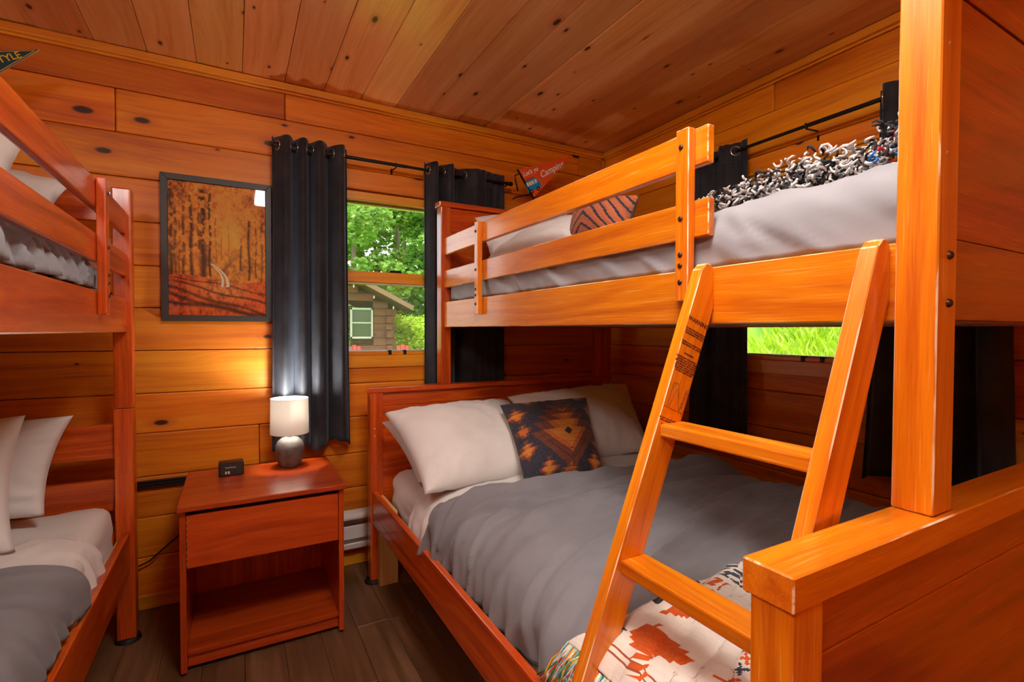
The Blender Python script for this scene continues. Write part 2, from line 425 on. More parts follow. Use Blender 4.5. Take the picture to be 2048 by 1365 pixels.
def trim_strip(name, segs, mat=M_TRIM, axis='X'):
    mk(name, join(*[box(*s) for s in segs]), mat, None, axis, kind='structure')
trim_strip('trim_1', [(ROOM_L, -.001, -.03, -.006, CEILZ-.034, CEILZ-.001, .004, 2), (ROOM_L, -.03, -.016, -.006, CEILZ-.044, CEILZ-.034, .002)])
trim_strip('trim_2', [(-.03, -.006, ROOM_F, -.031, CEILZ-.034, CEILZ-.001, .004, 2), (-.016, -.006, ROOM_F, -.031, CEILZ-.044, CEILZ-.034, .002)], axis='Y')
trim_strip('trim_3', [(-.021, -.006, -.021, -.006, .06, CEILZ-.045, .005, 2)], axis='Z')
trim_strip('trim_4', [(ROOM_L+.006, ROOM_L+.03, ROOM_F, -.031, CEILZ-.034, CEILZ-.001, .004)], axis='Y')
trim_strip('baseboard_back', [(ROOM_L, -.03, -.02, -.006, .0, .062, .003)])
trim_strip('baseboard_right', [(-.02, -.006, ROOM_F, -.021, .0, .062, .003)], axis='Y')
trim_strip('baseboard_left', [(ROOM_L+.006, ROOM_L+.02, ROOM_F, -.021, .0, .062, .003)], axis='Y')

def window(name, tw, op, axis, proud):
    a0, a1, z0, z1 = op
    w = empty(name, tw((a0+a1)/2, 0, z0), kind='structure')
    def P(nm, p0, p1, d0, d1, q0, q1, mat=M_TRIM, ax=axis, b=.003):
        A = tw(p0, d0, q0); B = tw(p1, d1, q1)
        return mk(nm, box(min(A[0], B[0]), max(A[0], B[0]), min(A[1], B[1]), max(A[1], B[1]), q0, q1, b), mat, w, ax if mat in (M_TRIM, M_LOG) else None)
    h = P('window_head', a0, a1, .004, .13, 1.868, z1-.006)
    P('jamb', a0, a0+.045, .004, .13, z0, 1.868, ax='Z'); P('jamb', a1-.045, a1, .004, .13, z0, 1.868, ax='Z')
    P('sill', a0, a1, .0, .16, 1.068, 1.086)
    P('apron', a0-.03, a1+.03, -.012, .01, 1.005, 1.068)
    b0, b1 = a0+.045, a1-.045
    P('upper_glazing_bead', b0, b1, .05, .085, 1.858, 1.868, M_VINYL, b=.002)
    P('meeting_rail', b0, b1, .014, .06, 1.447, 1.505)
    P('glazing_bead', b0, b1, .02, .055, 1.438, 1.447, M_VINYL, b=.002)
    P('bottom_rail', b0, b1, .02, .06, 1.086, 1.093, M_VINYL, b=.002)
    P('pane', b0, b1, .066, .069, 1.505, 1.858, M_GLASS, b=0); P('pane', b0, b1, .036, .039, 1.093, 1.438, M_GLASS, b=0)
    P('insect_screen', b0, b1, .10, .1005, 1.088, 1.45, M_SCREEN, b=0)
    c = (a0+a1)/2
    P('sash_lock', c-.035, c+.03, .016, .05, 1.505, 1.518, M_BLACK, b=.004)
    for dx in (-.04, .04): P('sash_lift', c+dx-.008, c+dx+.008, -.006, .02, 1.07, 1.094, M_BLACK, b=.002)
    if proud:
        P('stop_bead', a0, a1, -.012, .004, z1-.012, z1+.002, b=.003); P('stop_bead', a0, a1, -.006, .004, z1-.028, z1-.016, b=.003)
window('window_1', back, OP1, 'X', False)
window('window_2', right, OP2, 'Y', True)

# baseboard heater, cable channel, cord
h = empty('baseboard_heater', (-1.35, -.045, .1), 'white metal baseboard heater on the wall between nightstand and double bed', 'heater')
mk('back_plate', box(-1.95, -.75, -.03, -.021, .1, .285, .002), M_WHITE, h)
mk('top_hood', prism([(-.021, .285), (-.07, .278), (-.076, .262), (-.074, .25), (-.06, .262), (-.021, .268)], 'X', -1.95, -.75, .001), M_WHITE, h)
mk('front_cover', box(-1.93, -.77, -.07, -.062, .150, .218, .003), M_WHITE, h)
mk('bottom_lip', prism([(-.021, .1), (-.072, .104), (-.076, .128), (-.07, .134), (-.064, .115), (-.021, .112)], 'X', -1.95, -.75, .001), M_WHITE, h)
mk('fin_element', box(-1.93, -.77, -.058, -.034, .17, .215, .002), plain('grey_fins', (120, 122, 124), .5, .6), h)
for xx in (-1.95, -.755): mk('end_cap', box(xx, xx+.005, -.078, -.021, .1, .286, .001), M_WHITE, h)
c = empty('cable_channel', (-2.6, -.02, .518), 'black ribbed cable channel along the log wall left of the nightstand', 'cable channel')
mk('channel_body', box(-2.9, -2.28, -.016, -.004, .518, .553, .002), M_BLKPL, c)
for z in (.522, .534, .546): mk('rib', box(-2.9, -2.28, -.022, -.015, z, z+.006, .0015), M_BLKPL, c)
mk('power_cord', tube([(-2.56, -.022, .20), (-2.515, -.028, .195), (-2.472, -.032, .213), (-2.43, -.03, .25), (-2.373, -.03, .297), (-2.33, -.04, .35), (-2.30, -.06, .42)], .0035, 8), M_BLKPL, None, smooth=True,
   label='thin black power cord running down the wall beside the nightstand', cat='cord')

# ceiling fixture that lights the room (seen mirrored in the picture glass)
cf = empty('ceiling_light', (-1.74, -2.08, CEILZ), 'white rectangular flush ceiling light in the middle of the ceiling', 'ceiling light')
mk('housing', box(-2.0, -1.48, -2.34, -1.82, CEILZ-.03, CEILZ-.001, .006, 2), M_WHITE, cf)
mk('diffuser', box(-1.99, -1.49, -2.33, -1.83, CEILZ-.085, CEILZ-.03, .025, 3), emit('lit_diffuser', (1, .96, .90, 1), CEIL_EMIT), cf)
copy_tree(cf, (-1.28, -.85, 0), 'unseen rectangular ceiling light added as fill behind the viewer')  # added out of view to throw light under the upper bunk

# ================================================================== bunk beds
def bolt(name, c, axis, r, parent, mat=M_BOLT, h=.004):
    ax = {'X': Vector((1, 0, 0)), '-X': Vector((-1, 0, 0)), 'Y': Vector((0, 1, 0)), '-Y': Vector((0, -1, 0)), '+X': Vector((1, 0, 0))}[axis]
    bm = lathe([(0, h), (r*.55, h*.92), (r*.85, h*.6), (r, .0005), (r, -.001)], 0, 0, 14)
    q = Vector((0, 0, 1)).rotation_difference(ax).to_matrix().to_4x4(); q.translation = Vector(c)
    return mk(name, xf(bm, q), mat, parent, smooth=True)
def foot_disc(cx, cy, parent): mk('glide', lathe([(0, .014), (.038, .014), (.043, .006), (.044, 0), (0, 0)], cx, cy, 24), M_RUBBER, parent, smooth=.8)

bb = empty('bunk_bed', (-.872, -1.245, 0), 'red stained oak bunk bed with narrow upper bunk over wide lower bed', 'bunk bed')
W = lambda nm, *a, b=.004, seg=2, ax='X', m=M_OAK, par=None: mk(nm, box(*a, b if m is not M_OAK_LIT else .0022, seg if m is not M_OAK_LIT else 1, m is M_OAK_LIT), m, par or bb, ax)
# lower headboard
W('lower_head_post', -1.595, -1.535, -.262, -.201, .014, .903, ax='Z'); W('lower_head_post', -.209, -.149, -.262, -.201, .014, .903, ax='Z')
W('headboard_cap', -1.602, -.142, -.267, -.196, .903, .927)
hb = empty('headboard_panel', (-.872, -.235, .3)); hb.parent = bb; hb.location = Vector((-.872, -.235, .3))-ORG[bb]
W('board', -1.534, -.21, -.247, -.217, .30, .838, b=.002, par=hb); W('board', -1.534, -.21, -.247, -.217, .8395, .902, b=.002, par=hb)
# lower footboard
W('lower_foot_post', -1.595, -1.533, -2.286, -2.232, .014, .903, ax='Z', m=M_OAK_LIT); W('lower_foot_post', -.209, -.149, -2.286, -2.232, .014, .903, ax='Z', m=M_OAK_LIT)
W('footboard_cap', -1.602, -.142, -2.291, -2.225, .879, .922, b=.005, m=M_OAK_LIT)
fb = empty('footboard_panel', (-.872, -2.26, .3)); fb.parent = bb; fb.location = Vector((-.872, -2.26, .3))-ORG[bb]
W('board', -1.532, -.21, -2.274, -2.246, .30, .7995, b=.002, m=M_OAK_DIM, par=fb); W('board', -1.532, -.21, -2.274, -2.246, .8005, .879, b=.002, m=M_OAK_DIM, par=fb)
# lower rails, props and base
W('lower_side_rail', -1.588, -1.5655, -2.231, -.263, .288, .4385, ax='Y'); W('lower_side_rail', -.18, -.1575, -2.231, -.263, .288, .4385, ax='Y')
W('mattress_base', -1.565, -.181, -2.2, -.264, .30, .33, b=.001, m=M_RAW)
W('prop_leg', -1.5648, -1.478, -.308, -.268, 0, .30, b=.002, ax='Z', m=M_RAW)
W('cleat', -1.5648, -1.535, -.50, -.266, .33, .415, b=.002, ax='Y', m=M_RAW)
# upper head end
W('upper_head_post', -1.2426, -1.190, -.262, -.2, .927, 1.82, ax='Z'); W('upper_head_post', -.2, -.146, -.262, -.2, .927, 1.82, ax='Z')
W('upper_head_stile', -.255, -.2, -.25, -.212, .927, 1.82, ax='Z', b=.002)
W('upper_headboard_cap', -1.2526, -.139, -.267, -.196, 1.82, 1.845)
uh = empty('upper_headboard_panel', (-.7, -.235, 1.22)); uh.parent = bb; uh.location = Vector((-.7, -.235, 1.22))-ORG[bb]
for z0, z1 in ((1.218, 1.45), (1.4515, 1.70), (1.7015, 1.819)): W('board', -1.189, -.256, -.247, -.217, z0, z1, b=.002, par=uh)
# upper foot end
W('upper_foot_post', -1.2426, -1.180, -2.282, -2.227, .923, 1.84, ax='Z', m=M_OAK_LIT, b=.005); W('upper_foot_post', -.2, -.146, -2.2895, -2.227, .923, 1.84, ax='Z', m=M_OAK_LIT)
W('upper_footboard_cap', -1.2526, -.139, -2.294, -2.222, 1.841, 1.866)
uf = empty('upper_footboard_panel', (-.7, -2.25, 1.22)); uf.parent = bb; uf.location = Vector((-.7, -2.25, 1.22))-ORG[bb]
for z0, z1 in ((1.218, 1.3435), (1.3445, 1.716), (1.722, 1.84)): W('board', -1.179, -.201, -2.274, -2.246, z0, z1, b=.002, m=M_OAK_DIM, par=uf)
# upper rails and guard
W('upper_side_rail', -1.227, -1.203, -2.226, -.263, 1.216, 1.341, ax='Y', m=M_OAK_LIT); W('upper_side_rail', -.18, -.156, -2.226, -.263, 1.216, 1.341, ax='Y')
W('upper_mattress_base', -1.202, -.181, -2.2, -.264, 1.222, 1.25, b=.001, m=M_RAW)
W('guard_rail', -1.227, -1.206, -1.857, -.263, 1.577, 1.661, ax='Y', b=.005, m=M_OAK_LIT); W('guard_rail', -1.227, -1.206, -1.860, -.263, 1.414, 1.498, ax='Y', b=.005, m=M_OAK_LIT)
for y0, y1 in ((-1.823, -1.785), (-.705, -.671)):
    s = W('guard_support', -1.25, -1.2272, y0, y1, 1.268, 1.662, ax='Z', b=.005, m=M_OAK_LIT)
    for z in (1.621, 1.458, 1.375, 1.350, 1.312): bolt('bolt', (-1.25, (y0+y1)/2+.003, z), '-X', .0066, s)
for z in (1.315, 1.243): bolt('bolt', (-1.2075, -2.282, z), '-Y', .0068, bb, h=.006)
for z in (1.626, 1.465): bolt('wood_plug', (-1.2185, -2.282, z), '-Y', .0042, bb, M_RAW, .001)
for z in (.755, .72): bolt('wood_plug', (-1.575, -.262, z-.02), '-Y', .004, bb, M_RAW, .001)
for y in (-.285, -.275): bolt('wood_plug', (-1.588, y, .40 if y < -.28 else .36), '-X', .0035, bb, M_RAW, .001)
for cx in (-1.575, -.17):
    foot_disc(cx, -.235, bb); foot_disc(cx, -2.26, bb)

# ladder hooked on the upper rail
ld = empty('ladder', (-1.45, -2.03, .23), 'oak bunk ladder leaning on the upper rail over the double bed', 'ladder')
sl = .398
def lprof():
    fx = lambda z: -1.261-(1.3436-z)*sl
    bx = lambda z: -1.2275-(1.2517-z)*sl
    return [(fx(1.334), 1.334), (fx(1.334)+.012, 1.3445), (-1.250, 1.3475), (-1.236, 1.3455), (-1.2285, 1.338), (-1.2275, 1.325), (-1.2275, 1.2517),
            (bx(.452), .452), (-1.592, .452), (-1.592, .235), (fx(.235), .235)]
for y1, t, nm in ((-1.877, .028, 0), (-2.2137, .027, 1)):
    s = mk('side_rail', prism(lprof(), 'Y', y1, y1+t, .0018, 1, True), M_OAK_LIT, ld, (sl, 0, 1))
    if nm == 0: LR = s
for z, xx in ((1.009, -1.387), (.7493, -1.491), (.49, -1.594)):
    mk('rung', box(xx, xx+.066, -2.1836, -1.8772, z-.026, z, .004, 2), M_OAK_LIT, ld, 'Y')
# stamped warning on the inner face of the far side rail
d = Vector((sl, 0, 1)).normalized(); ux = Vector((.93, 0, -.36)).normalized()
def stamp(txt, size, t, off, name='stamped_warning', align='CENTER', sp=1.0):
    """t: height along the rail, off: across it from the middle"""
    z = t; fx = -1.261-(1.3436-z)*sl; bx = -1.2275-(1.2517-z)*sl
    o = Vector(((fx+bx)/2+off, -1.8772, z))
    bm = text_mesh(txt, size, 0, .0002, align, offset=size*.02, space=sp)
    uxx = Vector((1, 0, -sl)).normalized()
    mk(name, xf(bm, frame_m(o, uxx, Vector((sl, 0, 1)))), M_BPRINT, LR)
stamp('WARNING', .0135, 1.213, .002, sp=1)
stamp('TO HELP PREVENT SERIOUS\nOR FATAL INJURIES FROM\nENTRAPMENT OR FALLS', .0052, 1.196, 0)
stamp('NEVER PLACE MORE THAN\nONE PERSON ON LADDER', .0052, 1.168, 0)
stamp('WARNING', .0062, 1.146, 0)
stamp('LADDER MUST BE HOOKED ON\nTHE BED RAIL AT ALL TIMES\nMATTRESS MUST NOT EXCEED\nSIZE MARKED ON THE BED\nUSE GUARD RAILS ON BOTH\nSIDES OF THE UPPER BUNK\nDO NOT JUMP ON BED', .0050, 1.137, 0)
def stampline(p, q, w=.0008):
    f = lambda t, a: Vector(((-1.261-(1.3436-t)*sl-1.2275-(1.2517-t)*sl)/2+a, -1.8775, t))
    mk('stamped_diagram', tube([f(*p), f(*q)], w/2, 4), M_BPRINT, LR)
for a, b in (((1.047, -.032), (1.024, .030)), ((1.092, -.022), (1.047, -.024)), ((1.092, -.022), (1.089, -.006)), ((1.089, -.006), (1.030, .016)), ((1.080, -.006), (1.044, -.017)),
             ((1.074, .022), (1.030, .016)), ((1.074, .028), (1.034, .022)), ((1.066, .021), (1.066, .027)), ((1.056, .020), (1.056, .026)), ((1.046, .018), (1.046, .024)), ((1.038, .017), (1.038, .023))):
    stampline(a, b)
stamp('DO NOT USE THE UPPER BUNK\nFOR CHILDREN UNDER SIX', .0046, 1.012, 0)
stamp('Keep this label', .0075, .998, 0)
stamp('ON THE LADDER\nSIDE RAIL', .0046, .988, 0)

# left bunk
lb = empty('bunk_bed', (-3.03, -1.24, 0), 'red stained oak twin bunk bed with slatted headboard at the left wall', 'bunk bed')
V = lambda nm, *a, b=.004, seg=2, ax='X', m=M_OAK: mk(nm, box(*a, b, seg), m, lb, ax)
for xa in (-3.562, -2.548):
    for ya, nm in ((-.263, 'head'), (-2.3, 'foot')):
        V('lower_%s_post' % nm, xa, xa+.06, ya, ya+.063, .014, .899, ax='Z'); V('upper_%s_post' % nm, xa, xa+.06, ya, ya+.063, .9005, 1.733, ax='Z', b=.006)
        foot_disc(xa+.03, ya+.03, lb)
for ya in (-.238, -2.28):
    for z0, z1 in ((.30, .425), (.508, .629), (.71, .84), (1.22, 1.34), (1.425, 1.545), (1.605, 1.72)):
        V('slat', -3.502, -2.549, ya, ya+.022, z0, z1, ax='X', b=.003)
V('lower_side_rail', -2.528, -2.503, -2.236, -.264, .268, .427, ax='Y'); V('lower_side_rail', -3.547, -3.522, -2.236, -.264, .268, .427, ax='Y')
V('upper_side_rail', -2.527, -2.503, -2.236, -.264, 1.19, 1.315, ax='Y'); V('upper_side_rail', -3.547, -3.523, -2.236, -.264, 1.19, 1.315, ax='Y')
V('guard_rail', -2.524, -2.503, -1.9, -.264, 1.561, 1.646, ax='Y', b=.005); V('guard_rail', -2.524, -2.503, -1.9, -.264, 1.401, 1.485, ax='Y', b=.005)
V('mattress_base', -3.521, -2.529, -2.2, -.266, .30, .33, b=.001, m=M_RAW); V('mattress_base', -3.521, -2.529, -2.2, -.266, 1.20, 1.228, b=.001, m=M_RAW)
V('cleat', -2.545, -2.5285, -.5, -.266, .33, .40, b=.002, ax='Y', m=M_RAW)
for y0, y1 in ((-.735, -.697), (-1.87, -1.832)):
    s = V('guard_support', -2.5028, -2.478, y0, y1, 1.243, 1.652, ax='Z', b=.005)
    for z in (1.607, 1.445, 1.362, 1.337, 1.299): bolt('bolt', (-2.478, (y0+y1)/2, z), '+X', .0066, s)

# ================================================================== bedding
def pillow(name, c, ux, uy, w, h, t, mat, label, cat='pillow', seed=0, n=44, wr=.006, par=None, cols=None, group=None, pinch=.07, pw=.55, backmat=None, sag=0., corners=None):
    if corners is not None:
        BL, BR, TR, TL = [Vector(q) for q in corners]; c = (BL+BR+TR+TL)/4; ux = (BR-BL)+(TR-TL); uy = (TL-BL)+(TR-BR); w = ux.length/2; h = uy.length/2
    ux = np.array(Vector(ux).normalized()); uyv = Vector(uy); uz = Vector(ux).cross(uyv).normalized(); uy = np.array(uz.cross(Vector(ux))); uz = np.array(uz)
    l = np.linspace(-1, 1, n+1); U, Vv = np.meshgrid(l, l)
    Us = np.sign(U)*np.abs(U)**.85; Vs = np.sign(Vv)*np.abs(Vv)**.85
    X = Us*w/2*(1-pinch*(1-Vs**2)); Y = Vs*h/2*(1-pinch*(1-Us**2))-sag*(1-Us**2)*h*.06*(Vs+1)
    pr = np.clip((1-np.abs(Us)**2.4)*(1-np.abs(Vs)**2.4), 0, 1)**pw
    def wrk(s):
        a = np.arctan2(Vs, Us); rr = np.hypot(Us, Vs)
        f = fbm(X*14+s, Y*14-s, seed+int(s), 4)-.5
        ridge = (1-np.abs(2*fbm(X*9+Y*4+7*s, Y*7-X*3, seed+int(s)+5, 3)-1))**3
        edge = (np.sin(a*22+3*fbm(X*8, Y*8, seed+9)*6)*np.clip(rr-.62, 0, 1))
        return (f*1.6+ridge*.9+edge*1.1)*wr*np.clip(pr*2.2, 0, 1)
    zf = t*.55*pr+wrk(3); zb = -t*.45*pr-wrk(8)
    c = np.array(c); P = lambda Z: c+X[..., None]*ux+Y[..., None]*uy+Z[..., None]*uz
    if corners is not None:
        a_, b_ = (X/(w/2)+1)[..., None]/2, (Y/(h/2)+1)[..., None]/2
        Q = (np.array(BL)*(1-a_)+np.array(BR)*a_)*(1-b_)+(np.array(TL)*(1-a_)+np.array(TR)*a_)*b_
        P = lambda Z: Q+Z[..., None]*uz
    F = P(zf).reshape(-1, 3); B = P(zb).reshape(-1, 3); N = n+1
    idx = np.arange(N*N).reshape(N, N); bidx = idx+N*N; ed = np.zeros((N, N), bool); ed[0] = ed[-1] = ed[:, 0] = ed[:, -1] = True
    bidx = np.where(ed, idx, bidx)
    q = lambda I: np.stack([I[:-1, :-1], I[:-1, 1:], I[1:, 1:], I[1:, :-1]], -1).reshape(-1, 4)
    faces = np.concatenate([q(idx), q(bidx)[:, ::-1]])
    used = np.unique(faces); rem = -np.ones(2*N*N, int); rem[used] = np.arange(len(used))
    me = bpy.data.meshes.new(name); me.from_pydata(np.concatenate([F, B])[used].tolist(), [], rem[faces].tolist())
    if cols is not None:
        cf = cols(U, Vv, n)
        bk = np.tile(cf[2] if len(cf) > 2 else np.array([.5, .48, .42]), (n*n, 1)); face_cols(me, np.concatenate([cf[0].reshape(-1, 3), bk]))
    o = mk(name, None, mat, par, smooth=True, label=label, cat=cat, group=group, me=me)
    return o
def rbox(name, x0, x1, y0, y1, z0, z1, r, mat, label, cat, seed, wr=.004, n=36):
    """soft mattress block"""
    bm = bmesh.new(); bmesh.ops.create_cube(bm, size=1); bmesh.ops.subdivide_edges(bm, edges=bm.edges, cuts=n-1, use_grid_fill=True)
    c = Vector(((x0+x1)/2, (y0+y1)/2, (z0+z1)/2)); hx, hy, hz = (x1-x0)/2, (y1-y0)/2, (z1-z0)/2
    for v in bm.verts:
        p = Vector((v.co.x*2*hx, v.co.y*2*hy, v.co.z*2*hz))
        q = Vector((max(-hx+r, min(hx-r, p.x)), max(-hy+r, min(hy-r, p.y)), max(-hz+r, min(hz-r, p.z))))
        dd = p-q
        if dd.length > 1e-6: dd = dd.normalized()*r
        p = q+dd
        nn = mnoise.noise(Vector((p.x*5+seed, p.y*5, p.z*9)))*wr*2+mnoise.noise(Vector((p.x*17+seed, p.y*13, p.z*25)))*wr
        v.co = c+p+(dd.normalized() if dd.length > 1e-6 else Vector((0, 0, 0)))*nn
    return mk(name, bm, mat, smooth=True, label=label, cat=cat)
def smooth_prof(pts, n):
    p = np.array(pts, float); d = np.r_[0, np.cumsum(np.hypot(*np.diff(p, axis=0).T))]; s = np.linspace(0, d[-1], n)
    q = np.stack([np.interp(s, d, p[:, 0]), np.interp(s, d, p[:, 1])], 1)
    for _ in range(int(n*.10)):
        q[1:-1] = q[1:-1]*.5+(q[:-2]+q[2:])*.25
    return q
def cover(name, prof, yh, yf, nu, nv, mat, label, cat, seed, wr=.008, thick=.012, hem=.0, dirn=(1, .35), fine=.5, extra=None, side=0):
    """bed cover: cross-section prof (x,z) swept in y from yh(u) to yf"""
    q = smooth_prof(prof, nu); t = np.gradient(q, axis=0); nrm = np.stack([-t[:, 1], t[:, 0]], 1); nrm /= np.linalg.norm(nrm, axis=1)[:, None]
    if nrm[nu//2, 1] < 0: nrm = -nrm
    u = np.linspace(0, 1, nu); v = np.linspace(0, 1, nv); y0 = np.array([yh(a) for a in u])
    Yg = y0[None, :]+(yf-y0)[None, :]*v[:, None]
    X = np.repeat(q[None, :, 0], nv, 0); Z = np.repeat(q[None, :, 1], nv, 0); arc = np.cumsum(np.r_[0, np.hypot(*np.diff(q, axis=0).T)])[None, :]
    a, b = dirn; s1 = arc*a+Yg*b; s2 = -arc*b+Yg*a
    f = (fbm(s1*2.2, s2*9, seed, 4)-.5)*2
    ridge = (1-np.abs(2*fbm(s1*1.6+3, s2*11+5, seed+3, 3)-1))**4
    fn = (fbm(s1*9, s2*34, seed+8, 3)-.5)*2
    D = wr*(.9*f+1.5*ridge+fine*.7*fn)
    if side: # hanging folds on the drop at the ends of the profile
        sw = np.clip(1-np.abs(arc/arc.max()-(0 if side < 0 else 1))/.16, 0, 1)
        D = D+sw*.009*np.sin(Yg*70+4*fbm(Yg*6, arc*3, seed+4)*3)*(.4+fbm(Yg*9, arc, seed+6))
    dy = (Yg-y0[None, :])
    if hem: D = D+hem*(np.exp(-((dy+.03)/.03)**2)*.9+np.exp(-((dy+.125)/.022)**2)*.5)+hem*.45*np.clip(1+dy/.13, 0, 1)-hem*.9*np.exp(-((dy+.155)/.012)**2)
    P = np.stack([X+nrm[None, :, 0]*D, Yg, Z+nrm[None, :, 1]*D], -1)
    if extra is not None: P = extra(P, u, v)
    me = grid_mesh(name, P)
    o = mk(name, None, mat, smooth=True, label=label, cat=cat, me=me)
    md = o.modifiers.new('thickness', 'SOLIDIFY'); md.thickness = thick; md.offset = 1
    return o

# --- lower bed of the right bunk
rbox('mattress', -1.520, -.20, -2.20, -.285, .331, .545, .075, M_SHEET, 'white sheeted mattress on the lower bed under grey duvet with throw', 'mattress', 3, .006)
prof = [(-1.545, .40), (-1.546, .455), (-1.537, .508), (-1.505, .553), (-1.44, .585), (-1.33, .605), (-1.0, .615), (-.5, .604), (-.29, .585), (-.215, .55), (-.196, .46)]
cover('top_sheet', [(x, z-.010) for x, z in prof], lambda u: -.70-.05*math.sin(u*3)+.03*u, -1.14, 90, 60, M_SHEET, 'white top sheet folded back between pillows and grey duvet on lower bed', 'sheet', 11, .006, .006, side=-1, dirn=(.3, 1))
prof2 = [(x-.005 if x < -1.3 else x, z+.018) for x, z in prof]
DUV = cover('duvet', prof2, lambda u: -.93-.17*min(1, u*3.2)+.04*max(0, u-.6), -2.205, 150, 190, M_DUVET, 'dark grey duvet spread over the wide lower bed with white top sheet', 'duvet', 21, .014, .014, hem=.024, side=-1, dirn=(1, .30), fine=.6)
PU = Vector((.12, .86, .52))
pillow('pillow', None, None, None, 0, 0, .15, M_SHEET, 'white pillow peeking out behind the front left pillow on lower bed', seed=4, corners=((-1.50, -.665, .575), (-.95, -.64, .58), (-.95, -.345, .79), (-1.572, -.365, .785)))
pillow('pillow', None, None, None, 0, 0, .19, M_SHEET, 'plump white pillow at left of the lower bed overlapped by patterned cushion', seed=1, wr=.008, corners=((-1.546, -.888, .60), (-.90, -.875, .60), (-.935, -.40, .845), (-1.574, -.42, .835)))
pillow('pillow', None, None, None, 0, 0, .19, M_SHEET, 'white pillow at right of the lower bed beside the log wall', seed=2, wr=.008, corners=((-.95, -.83, .60), (-.335, -.79, .60), (-.135, -.395, .89), (-.93, -.375, .86)))
def kilim(U, V, n):
    u = (U[:-1, :-1]+U[1:, 1:])/2; v = (V[:-1, :-1]+V[1:, 1:])/2
    C = np.tile(L3(52, 50, 60), (n, n, 1))+(.02*(vnoise(u*40, v*40, 3)-.5))[..., None]
    st = .6+.5*fbm(u*6, v*46, 2)
    gold, org, brn = L3(214, 136, 54), L3(190, 104, 48), L3(118, 66, 50)
    def stepped(cu, cv, s, lv, rows, asp=1.):
        nonlocal C
        x = (u-cu)/s; y = (v-cv)/s*asp; k = np.round(y*rows)/rows; saw = np.abs(y*rows-np.round(y*rows))
        r = np.abs(x)+np.abs(k)*1.05+.25*((np.abs(x)*9) % 1 > .5)*0
        e = .10*np.sign(x)*(y*rows-np.round(y*rows))*2
        r = np.abs(x-e)+np.abs(k)
        for thr, col in lv:
            msk = r < thr; C = np.where(msk[..., None], col*st[..., None], C)
    stepped(.14, -.16, .74, [(1.0, brn), (.78, L3(52, 50, 60)*.9), (.76, brn*.95), (.58, org), (.42, gold)], 5.5, .85)
    d = np.abs(u-.14)/.08+np.abs(v+.16)/.10; C = np.where((d < 1)[..., None], L3(48, 48, 58), C)
    for cu, cv in ((-.82, .42), (-.82, -.42), (.95, .42), (.95, -.42), (-.45, .92), (.62, .95), (-.35, -.92), (.75, -.85)):
        stepped(cu, cv, .24, [(1.0, brn), (.72, org), (.45, gold)], 2.5)
    for cu, cv in ((-.8, 0), (.98, .0), (.1, -.98)):
        stepped(cu, cv, .17, [(1.0, brn), (.6, org)], 2)
    return C, None, L3(206, 196, 176)
pillow('cushion', None, None, None, 0, 0, .12, M_PRINT, 'navy square cushion with orange and brown stepped diamond print on lower bed', 'cushion', seed=9, n=100, wr=.004, cols=kilim, pinch=.06, corners=((-1.206, -1.023, .635), (-.852, -1.052, .635), (-.648, -.67, .873), (-1.135, -.69, .873)))

